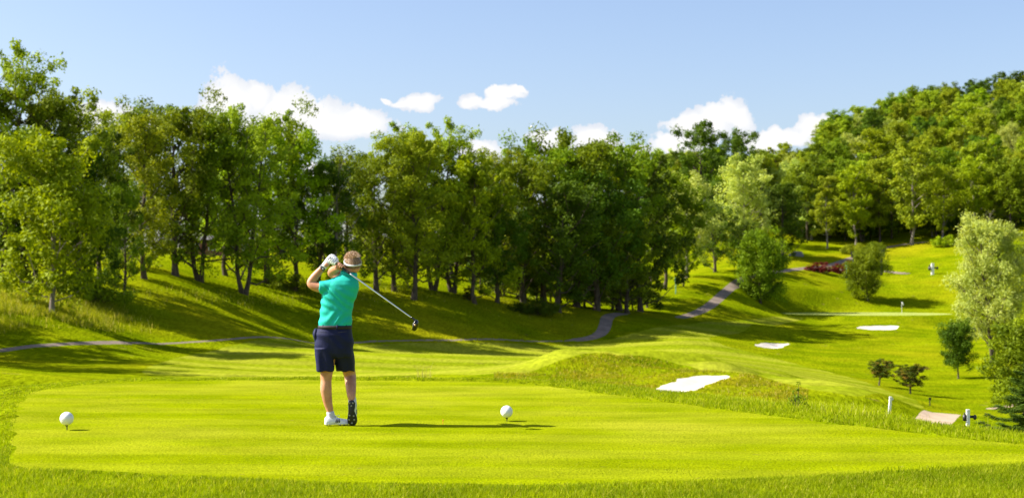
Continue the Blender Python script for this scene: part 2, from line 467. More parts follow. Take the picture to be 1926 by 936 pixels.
# ------------------------------------------------------------------ ground materials
def grass_mat(name, c_lo, c_hi, c_dry, fine, patch, stripes=None, dry=0.3, bump=0.4):
    m, n = mat_new(name)
    P = n.node('ShaderNodeNewGeometry').outputs['Position']
    f1 = n.noise(P, patch, 4.0, 0.6)
    f2 = n.noise(n.vmath('MULTIPLY', P, (1.0, 0.35, 1.0)), fine, 3.0, 0.6)
    f3 = n.noise(P, patch * 0.22, 3.0, 0.6)
    c = n.mix(n.ramp(f1, 0.32, 0.68), c_lo, c_hi)
    c = n.mix(n.math('MULTIPLY', n.ramp(f3, 0.45, 0.72), dry), c, c_dry)
    if stripes:
        ang, wid, amt = stripes
        sp = n.node('ShaderNodeSeparateXYZ', {0: P})
        t = n.math('ADD', n.math('MULTIPLY', sp.outputs[0], math.cos(R(ang))), n.math('MULTIPLY', sp.outputs[1], math.sin(R(ang))))
        t = n.math('ADD', t, n.math('MULTIPLY', n.noise(P, 0.05, 2.0), wid * 1.6))
        st = n.math('SINE', n.math('MULTIPLY', t, math.pi / wid))
        st = n.ramp(st, -0.5, 0.5)
        c = n.mix(n.math('MULTIPLY', st, amt), c, c_dry)
    sp_ = n.noise(P, fine * 0.16, 2.0, 0.5)
    c = n.mix(n.math('MULTIPLY', n.ramp(sp_, 0.70, 0.76), 0.6), c, (0.16, 0.12, 0.03))
    f4 = n.noise(n.vmath('MULTIPLY', P, (0.3, 1.0, 1.0)), patch * 2.6, 4.0, 0.6)
    v0 = n.ramp(f4, 0.3, 0.7, 0.86, 1.10)
    v = n.math('MULTIPLY', n.ramp(f2, 0.25, 0.75, 0.72, 1.22), v0)
    vv = n.node('ShaderNodeVectorMath', {0: c}, operation='SCALE'); n.put(vv.inputs['Scale'], v)
    p = n.node('ShaderNodeBsdfPrincipled', {'Base Color': vv.outputs[0], 'Roughness': 1.0, 'Specular IOR Level': 0.0})
    b = n.node('ShaderNodeBump', {'Height': f2, 'Strength': bump, 'Distance': 0.6 / fine})
    n.l.new(b.outputs[0], p.inputs['Normal'])
    n.l.new(p.outputs[0], n.node('ShaderNodeOutputMaterial').inputs[0])
    return m

M_TEE = grass_mat('tee_turf', (0.155, 0.200, 0.001), (0.215, 0.255, 0.002), (0.31, 0.31, 0.02), 55.0, 0.9, (86, .62, .20), 0.8, 0.6)
M_FAIR = grass_mat('fairway_turf', (0.150, 0.195, 0.004), (0.205, 0.245, 0.006), (0.30, 0.30, 0.03), 3.0, 0.09, (78, 5.0, 0.42), 0.5, 0.25)
M_ROUGH = grass_mat('rough_turf', (0.110, 0.155, 0.001), (0.180, 0.216, 0.002), (0.265, 0.240, 0.005), 3.2, 0.16, None, 0.65, 0.9)
M_GREEN = grass_mat('putting_turf', (0.27, 0.32, 0.07), (0.31, 0.35, 0.08), (0.34, 0.36, 0.10), 4.0, 0.1, None, 0.4, 0.1)

def sand_mat():
    m, n = mat_new('bunker_sand')
    P = n.node('ShaderNodeNewGeometry').outputs['Position']
    f = n.noise(P, 1.2, 5.0)
    c = n.mix(f, (0.52, 0.46, 0.39), (0.68, 0.62, 0.54))
    p = n.node('ShaderNodeBsdfPrincipled', {'Base Color': c, 'Roughness': 0.95, 'Specular IOR Level': 0.1})
    b = n.node('ShaderNodeBump', {'Height': n.noise(P, 5.0, 4.0), 'Strength': 0.35, 'Distance': 0.05})
    n.l.new(b.outputs[0], p.inputs['Normal'])
    n.l.new(p.outputs[0], n.node('ShaderNodeOutputMaterial').inputs[0])
    return m
def asphalt_mat():
    m, n = mat_new('path_asphalt')
    P = n.node('ShaderNodeNewGeometry').outputs['Position']
    f = n.noise(P, 0.5, 5.0, 0.65); g = n.noise(P, 9.0, 3.0, 0.7)
    c = n.mix(n.ramp(f, 0.3, 0.7), (0.15, 0.115, 0.088), (0.24, 0.185, 0.145))
    c = n.mix(n.math('MULTIPLY', n.ramp(g, 0.5, 0.8), 0.5), c, (0.30, 0.25, 0.20))
    p = n.node('ShaderNodeBsdfPrincipled', {'Base Color': c, 'Roughness': 0.9, 'Specular IOR Level': 0.2})
    n.l.new(p.outputs[0], n.node('ShaderNodeOutputMaterial').inputs[0])
    return m
M_SAND, M_PATH = sand_mat(), asphalt_mat()

GD, GT = build_ground()
M_TAN = simple_mat('sunlit_path_tan', (0.40, 0.29, 0.19), 0.95, bump=.3, bscale=20, var=.2, vscale=2)  # same path as the asphalt; its sunlit tone is put into this colour
KEYS = [('sunlit_path', 11, M_TAN), ('sand', 6, M_SAND), ('path', 7, M_PATH), ('green', 8, M_GREEN), ('tee', 9, M_TEE), ('fairway', 10, M_FAIR)]
rest = GT
for nm, k, mt in KEYS:
    GD, inn, rest = clip(GD, rest, k)
    region_obj(nm, GD, inn, mt)
region_obj('ground', GD, rest, M_ROUGH)
# ------------------------------------------------------------------ foliage and bark materials
def leaf_mat(name, lo, hi, trans=0.38, patch=0.5, warm=None):
    m, n = mat_new(name)
    P = n.node('ShaderNodeTexCoord').outputs['Object']
    rnd = n.node('ShaderNodeObjectInfo').outputs['Random']
    att = n.node('ShaderNodeAttribute', attribute_name='leaf').outputs['Fac']
    f = n.noise(P, patch, 3.0, 0.6)
    k = n.math('ADD', n.math('MULTIPLY', n.ramp(f, 0.35, 0.65), 0.5), n.math('MULTIPLY', att, 0.5))
    c = n.mix(k, lo, hi)
    if warm: c = n.mix(n.math('MULTIPLY', n.ramp(att, 0.6, 0.95), 0.8), c, warm)
    hs = n.node('ShaderNodeHueSaturation', {'Color': c, 'Hue': n.ramp(rnd, 0, 1, 0.495, 0.522, False), 'Value': n.ramp(rnd, 0, 1, 0.82, 1.2, False), 'Saturation': 1.0})
    d = n.node('ShaderNodeBsdfPrincipled', {'Base Color': hs.outputs[0], 'Roughness': 0.6, 'Specular IOR Level': 0.12})
    t = n.node('ShaderNodeBsdfTranslucent', {'Color': n.mix(1.0, hs.outputs[0], (1.15, 1.05, 0.35), 'MULTIPLY')})
    mx = n.node('ShaderNodeMixShader', {0: trans, 1: d.outputs[0], 2: t.outputs[0]})
    n.l.new(mx.outputs[0], n.node('ShaderNodeOutputMaterial').inputs[0])
    return m
def bark_mat(name, lo, hi):
    m, n = mat_new(name)
    P = n.node('ShaderNodeTexCoord').outputs['Object']
    f = n.noise(n.vmath('MULTIPLY', P, (1, 1, 0.2)), 6.0, 5.0, 0.65)
    c = n.mix(n.ramp(f, 0.3, 0.7), lo, hi)
    p = n.node('ShaderNodeBsdfPrincipled', {'Base Color': c, 'Roughness': 0.95, 'Specular IOR Level': 0.1})
    b = n.node('ShaderNodeBump', {'Height': f, 'Strength': 0.8, 'Distance': 0.05})
    n.l.new(b.outputs[0], p.inputs['Normal'])
    n.l.new(p.outputs[0], n.node('ShaderNodeOutputMaterial').inputs[0])
    return m
L_MID = leaf_mat('leaf_mid_green', (0.080, 0.128, 0.002), (0.275, 0.345, 0.006), 0.34)
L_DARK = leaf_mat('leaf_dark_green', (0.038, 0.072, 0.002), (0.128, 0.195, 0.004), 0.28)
L_BRI = leaf_mat('leaf_bright_green', (0.160, 0.235, 0.002), (0.430, 0.510, 0.005), 0.38)
L_AIRY = leaf_mat('leaf_yellow_green', (0.145, 0.205, 0.005), (0.430, 0.485, 0.014), 0.36)
L_PALE = leaf_mat('leaf_pale_green', (0.33, 0.41, 0.06), (0.58, 0.62, 0.17), 0.46)
L_FAR = leaf_mat('leaf_hill_green', (0.135, 0.190, 0.005), (0.410, 0.450, 0.013), 0.34)
L_ORN = leaf_mat('leaf_orange_tipped', (0.05, 0.075, 0.004), (0.12, 0.14, 0.006), 0.35, 0.5, (0.38, 0.17, 0.03))
L_RED = leaf_mat('leaf_dark_red', (0.075, 0.008, 0.008), (0.20, 0.022, 0.016), 0.3)
L_SPR = leaf_mat('needle_green', (0.035, 0.065, 0.004), (0.115, 0.165, 0.012), 0.15)
BARK = bark_mat('bark_brown', (0.045, 0.034, 0.026), (0.13, 0.10, 0.08))
BARK_P = bark_mat('bark_pale', (0.14, 0.115, 0.095), (0.30, 0.26, 0.22))

# ------------------------------------------------------------------ tree building
def tube(path, rad, sides=6):
    path = np.asarray(path, float); n = len(path)
    t = np.gradient(path, axis=0); t /= np.linalg.norm(t, axis=1, keepdims=True) + 1e-9
    up = np.array([0.0, 0, 1]) if abs(t[0][2]) < 0.9 else np.array([1.0, 0, 0])
    V = []
    for i in range(n):
        a = np.cross(t[i], up); a /= np.linalg.norm(a) + 1e-9; b = np.cross(t[i], a)
        for k in range(sides):
            w_ = 2 * math.pi * k / sides
            V.append(path[i] + rad[i] * (a * math.cos(w_) + b * math.sin(w_)))
    Fc = []
    for i in range(n - 1):
        for k in range(sides):
            k2 = (k + 1) % sides
            Fc.append((i * sides + k, i * sides + k2, (i + 1) * sides + k2, (i + 1) * sides + k))
    return V, Fc
class Geo:
    def __init__(s): s.v = []; s.f = []
    def add(s, V, Fc):
        b = len(s.v); s.v.extend(V); s.f.extend([tuple(i + b for i in q) for q in Fc])
    def mesh(s, name, mat, smooth=True):
        return np_mesh(name, np.array(s.v), np.array(s.f), mat, smooth)

def leaves_mesh(name, centers, radii, per, size, rng, mat, flat=0.65, up=0.7, droop=0.0, aspect=0.75):
    """leaf-sized faces gathered in clumps: each clump is an uneven flattened puff"""
    C_ = np.repeat(centers, per, axis=0); Rr = np.repeat(radii, per)
    n = len(C_)
    d = rng.normal(size=(n, 3)); d /= np.linalg.norm(d, axis=1, keepdims=True)
    rr = rng.uniform(0.25, 1.0, n) ** 0.55
    lump = 1 + 0.35 * np.sin(d[:, 0] * 5 + C_[:, 1] * 3) * np.cos(d[:, 1] * 6 + C_[:, 0] * 2)
    p = C_ + d * (rr * Rr * lump)[:, None] * np.array([1, 1, flat])
    if droop: p[:, 2] -= droop * (Rr * rng.uniform(0, 1, n))
    nrm = d * 1.0 + rng.normal(size=(n, 3)) * 0.6 + np.array([0, 0, up]); nrm /= np.linalg.norm(nrm, axis=1, keepdims=True)
    a = np.cross(nrm, rng.normal(size=(n, 3))); a /= np.linalg.norm(a, axis=1, keepdims=True); b = np.cross(nrm, a)
    s = size * rng.uniform(0.6, 1.35, n)[:, None]
    q0 = p - a * s; q1 = p + b * s * aspect * 0.6 ; q2 = p + a * s; q3 = p - b * s * aspect * 0.6
    V = np.stack([q0, q1, q2, q3], 1).reshape(-1, 3)
    Fc = np.arange(4 * n).reshape(-1, 4)
    me = np_mesh(name, V, Fc, mat, False)
    at_ = me.attributes.new('leaf', 'FLOAT', 'POINT')
    lv = np.clip(np.repeat(rng.uniform(0, 1, len(centers)), per) * 0.55 + rng.uniform(0, 1, n) * 0.45, 0, 1)
    at_.data.foreach_set('value', np.repeat(lv, 4).astype(np.float32))
    return me

def make_tree(seed, Ht, W, cb, leafm, barkm, nl=20, per=85, lsize=0.2, clump=1.15, trunk_r=0.32, lean=0.0, forks=1, prof='round', flat=0.8, droop=0.0, gaps=0.0, up=0.3, sub=4, open_=0.0):
    """Ht height, W crown width, cb height of the crown's lowest boughs; returns (trunk mesh, crown mesh)"""
    rng = np.random.default_rng(seed)
    g = Geo(); cen = []; rad = []
    def env(t):                                   # crown half width at crown fraction t (0 bottom, 1 top)
        if prof == 'round': v = math.sqrt(max(0.0, 1 - ((t - 0.42) / 0.60) ** 2))
        elif prof == 'tall': v = (1 - t) ** 0.45 * min(1, (t + .12) / .35) ** .6
        elif prof == 'vase': v = min(1, .45 + t * 1.0) * math.sqrt(max(0, 1 - max(0, (t - .55) / .47) ** 2))
        elif prof == 'cone': v = (1 - t) ** 0.8 * min(1, (t + .1) / .18)
        elif prof == 'full': v = math.sqrt(max(0.0, 1 - max(0, (t - 0.25) / 0.77) ** 2))
        elif prof == 'flat': v = math.sqrt(max(0.0, 1 - max(0, (t - 0.5) / 0.55) ** 2)) * min(1, .6 + t)
        return max(v, 0.05) * W / 2
    for fk in range(forks):
        fa = rng.uniform(0, 6.28) if forks == 1 else fk * 6.28 / forks + rng.uniform(-.3, .3)
        spread = 0 if forks == 1 else W * 0.13
        n = 12
        ts = np.linspace(0, 1, n); hh = ts * Ht * 0.93
        wob = np.cumsum(rng.normal(size=(n, 2)), axis=0) * Ht * 0.007
        px = lean * hh * 0.3 + wob[:, 0] + spread * ts ** .8 * math.cos(fa) * 1.6; py = wob[:, 1] + spread * ts ** .8 * math.sin(fa) * 1.6
        px -= px[0]; py -= py[0]
        if forks > 1:
            px[0] += math.cos(fa) * trunk_r * .35; py[0] += math.sin(fa) * trunk_r * .35
        path = np.stack([px, py, hh - 0.25], 1)
        tr = trunk_r * (1 - ts) ** 0.8 * 0.92 + 0.03
        tr = tr * (1.0 if forks == 1 else 0.72); tr[0] *= 1.35
        g.add(*tube(path, tr, 8))
        m = nl if forks == 1 else int(nl / forks * 1.3)
        for i in range(m):
            t = (i + rng.uniform(0, 1)) / m
            h0 = cb * 0.85 + (Ht * 0.88 - cb * 0.85) * t ** 0.9
            b0 = np.array([np.interp(h0, hh, px), np.interp(h0, hh, py), h0 - .25])
            an = i * 2.4 + rng.uniform(-.5, .5) + fk * 1.3
            tc_ = (h0 - cb) / (Ht - cb) + 0.10
            L = env(min(max(tc_, 0), 1)) * rng.uniform(0.55, 1.18)
            rise = L * rng.uniform(0.3, 1.05) + (Ht * 0.08 * tc_)
            e = b0 + np.array([math.cos(an) * L, math.sin(an) * L, rise])
            e[2] = min(e[2], Ht * 1.0)
            mid = (b0 + e) / 2 + np.array([0, 0, -0.10 * L]) + rng.normal(size=3) * .08 * L
            q = np.array([b0, b0 * .6 + mid * .4 + rng.normal(size=3) * .03 * L, mid, mid * .4 + e * .6, e])
            r0 = max(0.035, trunk_r * 0.34 * (1 - tc_ * 0.6))
            g.add(*tube(q, np.linspace(r0, 0.02, 5), 5))
            if rng.uniform() < gaps: continue
            for j in range(sub + 1):
                u_ = rng.uniform(0.35 + .25 * open_, 1.0) if j else 1.0
                k = u_ * 4; k0 = min(int(k), 3); pt = q[k0] * (1 - (k - k0)) + q[k0 + 1] * (k - k0)
                cr = clump * 0.75 * rng.uniform(0.5, 1.3) * (0.75 + 0.5 * env(min(max(tc_, 0), 1)) / (W / 2))
                off = rng.normal(size=3) * np.array([.5, .5, .35]) * cr * 1.1
                if j and (j % 2 == 0):
                    e2 = pt + off * 1.6
                    g.add(*tube(np.array([pt, (pt + e2) / 2 + rng.normal(size=3) * .1, e2]), [r0 * .4, r0 * .25, 0.012], 4)); off = off * 1.5
                off[2] += rng.uniform(-.5, .9) * cr; cen.append(pt + off); rad.append(cr)
        top = path[-1]
        for j in range(3 + sub // 2):
            cen.append(top + rng.normal(size=3) * np.array([.9, .9, .7]) * clump * .7 * (0.5 if prof in ('tall', 'cone') else 1)); rad.append(clump * rng.uniform(.5, .85) * (0.7 if prof in ('tall', 'cone') else 1))
    cen = np.array(cen); rad = np.array(rad)
    if len(cen):
        cen[:, 2] = np.maximum(cen[:, 2], cb * 0.9)
    tm = g.mesh('trunk', barkm)
    cm_ = leaves_mesh('crown', cen, rad, per, lsize, rng, leafm, flat, up, droop)
    return tm, cm_

def make_spruce(seed, Ht, W, leafm, barkm):
    rng = np.random.default_rng(seed); g = Geo(); cen = []; rad = []
    hh = np.linspace(0, Ht, 10)
    g.add(*tube(np.stack([hh * 0, hh * 0, hh - .2], 1), 0.16 * (1 - hh / Ht) + .015, 8))
    n = 90
    P0 = []; 
    for i in range(n):
        t = i / n; h0 = 0.25 + (Ht - .5) * t; L = W / 2 * (1 - t) ** .85 * rng.uniform(.75, 1.15) + .1; an = i * 2.4
        dr = np.array([math.cos(an), math.sin(an), 0])
        q = np.array([[0, 0, h0]] * 5) + dr * (np.linspace(0, L, 5))[:, None]
        q[:, 2] += np.array([0, -.02, -.06, -.05, .04]) * L * 2.2
        g.add(*tube(q, np.linspace(.03, .008, 5), 4))
        side = np.array([-math.sin(an), math.cos(an), 0])
        for j in range(11):
            u_ = (j + .7) / 11.7; k = u_ * 4; k0 = min(int(k), 3); pt = q[k0] * (1 - (k - k0)) + q[k0 + 1] * (k - k0)
            for s in (-1, 1):
                l2 = L * .34 * (1 - u_ * .8)
                for v in np.linspace(.2, 1, 4): P0.append((pt + side * s * l2 * v + dr * l2 * v * .6 + np.array([0, 0, -.12 * l2 * v]), side * s * .8 + dr * .6))
    C_ = np.array([p[0] for p in P0]); Dv = np.array([p[1] for p in P0]); per = 9
    n = len(C_) * per
    p = np.repeat(C_, per, 0) + rng.normal(size=(n, 3)) * .035; a = np.repeat(Dv, per, 0) + rng.normal(size=(n, 3)) * .45
    a /= np.linalg.norm(a, axis=1, keepdims=True); b = np.cross(a, rng.normal(size=(n, 3))); b /= np.linalg.norm(b, axis=1, keepdims=True)
    s = 0.085
    V = np.stack([p - a * s, p + b * .012, p + a * s, p - b * .012], 1).reshape(-1, 3)
    me = np_mesh('crown', V, np.arange(4 * n).reshape(-1, 4), leafm)
    at_ = me.attributes.new('leaf', 'FLOAT', 'POINT'); at_.data.foreach_set('value', np.repeat(rng.uniform(0, 1, n), 4).astype(np.float32))
    return g.mesh('trunk', barkm), me

def make_bush(seed, W, D_, Hh, leafm, n=26, per=90, size=.09, clump=.5, sr=1.0):
    rng = np.random.default_rng(seed); g = Geo(); cen = []; rad = []
    for i in range(n):
        a = rng.uniform(0, 6.28); r = math.sqrt(rng.uniform()) ; x = math.cos(a) * r * W / 2; y = math.sin(a) * r * D_ / 2
        z = Hh * (1 - r * r * .6) * rng.uniform(.45, .9)
        g.add(*tube(np.array([[x * .25, y * .25, -.1], [x * .6, y * .6, z * .5], [x, y, z]]), [.035 * sr, .025 * sr, .012 * sr], 4))
        cen.append((x, y, z)); rad.append(clump * rng.uniform(.6, 1.2))
        cen.append((x * .9, y * .9, z * .45)); rad.append(clump * rng.uniform(.6, 1.1))
    return g.mesh('stem', BARK), leaves_mesh('crown', np.array(cen), np.array(rad), per, size, rng, leafm, .7, .5)

PROTO = {}
def proto(key, *a, **k):
    PROTO[key] = make_tree(*a, **k)
# near row kinds (metres)
proto('broadA', 11, 18, 13, 1.3, L_MID, BARK, 32, 105, .20, 1.35, .38, forks=1)
proto('broadB', 12, 18, 13, 1.2, L_MID, BARK, 36, 105, .20, 1.3, .42, lean=.25, forks=2)
proto('brightA', 13, 15, 11, 1.2, L_BRI, BARK_P, 34, 115, .23, 1.35, .24, prof='full', open_=.3)
proto('brightB', 14, 16, 10, 1.0, L_BRI, BARK, 26, 95, .21, 1.0, .28, prof='full')
proto('airyA', 15, 20, 11, 1.4, L_AIRY, BARK, 32, 100, .18, 1.2, .34, prof='round', open_=.5, droop=.3)
proto('airyB', 16, 20, 12, 1.2, L_AIRY, BARK, 34, 100, .18, 1.15, .4, prof='full', forks=2, open_=.3, droop=.3)
proto('airyC', 17, 21, 9, 1.0, L_AIRY, BARK, 34, 100, .18, 1.05, .3, prof='full', open_=.3, droop=.5)
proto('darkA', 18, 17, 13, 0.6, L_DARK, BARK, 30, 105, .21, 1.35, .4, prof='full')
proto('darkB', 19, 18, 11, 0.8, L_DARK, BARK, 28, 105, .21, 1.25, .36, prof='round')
proto('fullA', 20, 19, 14, 0.8, L_MID, BARK, 32, 110, .22, 1.4, .42, prof='full')
proto('fullB', 21, 19, 13, 0.6, L_MID, BARK, 34, 105, .21, 1.3, .4, prof='round')
proto('hillA', 22, 17, 8.5, 3.2, L_FAR, BARK_P, 30, 85, .23, 1.15, .24, prof='round')
proto('hillB', 23, 18, 8.5, 3.0, L_FAR, BARK, 32, 85, .23, 1.1, .24, prof='full')
proto('hillC', 24, 19, 8, 3.6, L_AIRY, BARK_P, 30, 80, .23, 1.1, .22, prof='tall')
proto('hillD', 25, 16, 8.5, 2.4, L_BRI, BARK_P, 30, 85, .23, 1.1, .22, prof='round')
proto('hillE', 26, 17, 9.5, 3.5, L_MID, BARK, 32, 90, .23, 1.2, .26, prof='full')
proto('pale', 27, 18, 11, 2.4, L_PALE, BARK, 52, 140, .17, 1.4, .42, prof='full', forks=2, open_=.25, gaps=.05, droop=.3)
proto('paleB', 28, 17, 9, 2.0, L_PALE, BARK_P, 30, 95, .2, 1.35, .28, prof='round', open_=.3)
proto('lone', 29, 9, 7.5, .5, L_MID, BARK, 44, 150, .15, 1.25, .2, prof='full')
proto('loneB', 30, 9, 7.5, .6, L_MID, BARK, 44, 150, .15, 1.25, .2, prof='round')
proto('sapling', 31, 6, 3.6, 1.5, L_DARK, BARK, 30, 130, .11, .75, .1, prof='round')
proto('ornA', 32, 2.6, 3.1, 1.15, L_ORN, BARK, 20, 110, .07, .38, .09, prof='flat', flat=.42, lean=.5)
proto('ornB', 33, 2.9, 4.0, 1.0, L_ORN, BARK, 24, 110, .07, .42, .09, prof='flat', flat=.42, lean=-.1)
proto('edge', 34, 8, 6, .8, L_MID, BARK, 36, 140, .14, .95, .16, prof='full')
proto('bare', 35, 15, 8, 5, L_AIRY, BARK_P, 22, 3, .15, .9, .22, prof='tall')

def plant(name, key, px, Z, height=None, label=None, cat='tree', group=None, rz=None, wide=1.0, z=None, sink=0.0, deep=1.0):
    x = (px - CX) / F * Z
    tm, cm_ = PROTO[key]
    base = BASEH.get(key, 18)
    s = (height or base) / base
    o = empty(name, (x, Z, (gz(x, Z) if z is None else z) - sink), rz if rz is not None else random.uniform(0, 6.28), (s * wide, s * wide * deep, s))
    tag(o, label, cat, group)
    link('trunk', tm, o); link('crown', cm_, o)
    return o
BASEH = dict(broadA=18, broadB=18, brightA=15, brightB=16, airyA=20, airyB=20, airyC=21, darkA=17, darkB=18, fullA=19, fullB=19, hillA=17, hillB=18,
             hillC=19, hillD=16, hillE=17, pale=18, paleB=17, lone=9, loneB=9, sapling=6, ornA=2.6, ornB=2.9, edge=8, bare=15)
def topped(name, key, px, Z, py_top, label, group=None, **kw):
    """plant so that its top shows at row py_top"""
    x = (px - CX) / F * Z; g = gz(x, Z) - EYE
    hgt = (HY - py_top) * Z / F - g
    if group == LEFT: kw['deep'] = .85; kw['wide'] = kw.get('wide', 1.0) * .92; kw['rz'] = random.choice((0.0, math.pi)) + random.uniform(-.15, .15)
    return plant(name, key, px, Z, hgt, label, group=group, z=g + EYE, **kw)

random.seed(7)
LEFT = 'trees along the left edge of the course'
T = topped
T('leafy_tree', 'airyB', -5, 150, 98, 'tallest airy tree, at the left edge of the view, thin crown against the sky', LEFT, rz=.4)
T('leafy_tree', 'broadB', 62, 153, 185, 'dark green airy tree beside the tallest one at the left edge', LEFT, rz=2)
T('leafy_tree', 'airyA', 118, 155, 178, 'airy tree with a feathery top rising behind the bright young tree at left', LEFT, rz=1)
T('young_tree', 'brightA', 97, 134, 275, 'bright green young tree with a thin pale trunk standing in the tall grass at left', LEFT, rz=.7, wide=1.05)
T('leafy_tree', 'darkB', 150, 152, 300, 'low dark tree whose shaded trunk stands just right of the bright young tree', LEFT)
T('leafy_tree', 'darkB', 188, 163, 262, 'dark tree added to shade the bank, between the bright young tree and the sunlit knoll', LEFT)  # this tree and the next are added to cast shadow on the bank
T('leafy_tree', 'fullB', 236, 159, 345, 'low full tree added to shade the bank, at the left end of the sunlit knoll', LEFT, wide=.7)
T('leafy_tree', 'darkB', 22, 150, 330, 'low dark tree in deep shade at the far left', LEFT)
T('leafy_tree', 'airyA', 212, 182, 222, 'yellowish feathery tree behind the grassy knoll at left', LEFT, wide=1.2)
T('leafy_tree', 'airyC', 272, 172, 218, 'yellow green tree with a single short grey trunk on the sunlit knoll', LEFT, wide=1.2)
T('leafy_tree', 'broadA', 330, 182, 205, 'leafy tree with a straight trunk, second on the sunlit knoll', LEFT)
T('leafy_tree', 'broadB', 376, 184, 218, 'leafy tree with a forked trunk, third on the sunlit knoll', LEFT, rz=0)
T('leafy_tree', 'airyB', 459, 186, 212, 'yellow green tree with a thick double trunk left of the golfer', LEFT, rz=1.2)
T('leafy_tree', 'brightB', 425, 196, 262, 'bright leafy tree behind the double trunked one', LEFT)
T('leafy_tree', 'broadA', 503, 198, 225, 'tree with a leaning dark trunk left of the golfer', LEFT)
T('leafy_tree', 'brightB', 553, 197, 252, 'rounded bright green tree directly left of the gap in the treetops', LEFT)
T('leafy_tree', 'darkA', 600, 200, 318, 'low dark spreading tree behind the golfer', LEFT)
T('leafy_tree', 'darkB', 655, 212, 300, 'dark tree right behind the golfer, below the gap in the treetops', LEFT)
T('leafy_tree', 'broadA', 708, 206, 292, 'dark green tree with a slim upright trunk just right of the golfer', LEFT)
T('leafy_tree', 'airyA', 742, 208, 262, 'airy tree with a stout pale trunk above the club shaft', LEFT)
T('leafy_tree', 'airyC', 778, 205, 240, 'tall locust like tree with white blossom, top of the middle group', LEFT, wide=1.15)
T('leafy_tree', 'airyB', 815, 214, 236, 'tall airy tree with several thin trunks in the middle group', LEFT)
T('leafy_tree', 'broadB', 852, 216, 285, 'green tree with crowded trunks above the club head', LEFT)
T('leafy_tree', 'brightB', 893, 212, 300, 'bright tiered tree in the middle of the tree line', LEFT, wide=.95)
T('leafy_tree', 'airyA', 940, 226, 292, 'yellow green tree with a soft crown right of the bright tiered tree', LEFT)
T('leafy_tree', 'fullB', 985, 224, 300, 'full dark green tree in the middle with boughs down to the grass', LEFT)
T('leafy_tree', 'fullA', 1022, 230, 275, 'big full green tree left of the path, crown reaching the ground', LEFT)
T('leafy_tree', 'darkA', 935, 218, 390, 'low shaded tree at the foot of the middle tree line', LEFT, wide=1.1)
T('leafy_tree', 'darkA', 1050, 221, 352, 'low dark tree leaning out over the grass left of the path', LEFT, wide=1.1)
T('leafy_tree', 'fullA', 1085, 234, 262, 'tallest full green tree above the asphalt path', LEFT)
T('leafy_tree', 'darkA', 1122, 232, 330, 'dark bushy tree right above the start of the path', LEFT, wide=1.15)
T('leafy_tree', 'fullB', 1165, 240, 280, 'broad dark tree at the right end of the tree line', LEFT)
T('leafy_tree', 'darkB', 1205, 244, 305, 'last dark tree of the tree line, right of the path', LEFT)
T('leafy_tree', 'broadA', 1135, 258, 278, 'leafy tree behind the right end of the tree line', LEFT)
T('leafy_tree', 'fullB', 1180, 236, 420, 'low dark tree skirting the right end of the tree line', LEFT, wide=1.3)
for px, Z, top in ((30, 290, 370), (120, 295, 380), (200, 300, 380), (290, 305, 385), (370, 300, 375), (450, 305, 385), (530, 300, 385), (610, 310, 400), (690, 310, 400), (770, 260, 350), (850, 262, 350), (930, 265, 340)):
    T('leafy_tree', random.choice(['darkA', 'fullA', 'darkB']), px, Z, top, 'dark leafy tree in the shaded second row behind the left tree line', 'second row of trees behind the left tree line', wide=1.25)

T('bare_tree', 'bare', 632, 200, 285, 'nearly leafless tree whose bare twigs show in the gap in the treetops', LEFT)
T('bare_tree', 'bare', 1862, 352, 392, 'pale dead tree with bare limbs above the big pale green tree', cat='tree')
for px, Z, hh_ in ((-330, 96, 17), (-420, 118, 19), (-190, 112, 15), (-560, 104, 18)):
    plant('leafy_tree', 'broadA', px, Z, hh_, 'leafy tree beyond the left edge of the view', group='trees beyond the left edge, shading the near grass')

MID = 'trees between the path and the hillside'
T('young_tree', 'brightB', 1285, 276, 438, 'small bright tree with a thin trunk in the sun left of the upper path', MID, wide=.8)
T('leafy_tree', 'paleB', 1292, 292, 330, 'pale silvery green tree right of the dark tree line', MID)
T('leafy_tree', 'hillE', 1250, 275, 318, 'green tree squeezed between the dark tree line and the pale silvery tree', MID)
T('oak_tree', 'darkB', 1318, 372, 240, 'tall dark tiered tree standing above the pale trees against the cloud', MID, wide=.85)
T('oak_tree', 'darkA', 1388, 395, 250, 'rounded dark tree right beside the tall tiered one on the skyline', MID, wide=.8)
T('leafy_tree', 'darkA', 1345, 312, 385, 'dark tree in shade where the upper path meets the wood', MID)
T('leafy_tree', 'paleB', 1400, 345, 300, 'pale yellow green tree below the two dark skyline trees', MID)
T('leafy_tree', 'darkB', 1472, 348, 352, 'dark tree with several slender trunks left of the red hedge', MID, wide=1.2)
T('leafy_tree', 'hillE', 1425, 352, 345, 'green tree behind the lone round tree by the path', MID, wide=1.1)
T('leafy_tree', 'darkA', 1395, 318, 420, 'low dark tree at the edge of the wood above the path', MID)
T('round_tree', 'lone', 1430, 288, 452, 'lone round tree beside the upper path, casting a long shadow', rz=.5, wide=.95)
T('round_tree', 'loneB', 1632, 303, 478, 'lone bushy tree below the red hedge, above the putting green', rz=2.5, wide=.9)
T('street_sapling', 'sapling', 1803, 172, 614, 'small round tree with a thin trunk on the far slope, its shadow beside it') if False else None
T('young_tree', 'sapling', 1803, 172, 613, 'small round young tree with a thin trunk and a separate oval shadow', rz=1.0, wide=.82)
T('pale_tree', 'pale', 1868, 189, 420, 'tall pale green tree with a dark forked trunk near the right edge', rz=.3, wide=.82)
T('ornamental_tree', 'ornA', 1653, 152, 683, 'leaning little ornamental tree with orange tinted top, left of the pair', rz=0.2)
T('ornamental_tree', 'ornB', 1712, 143, 690, 'wider little ornamental tree with orange tinted top, right of the pair', rz=0.0)
T('edge_tree', 'edge', 1928, 118, 612, 'bright leafy tree cut off by the right edge of the view', rz=1.0)

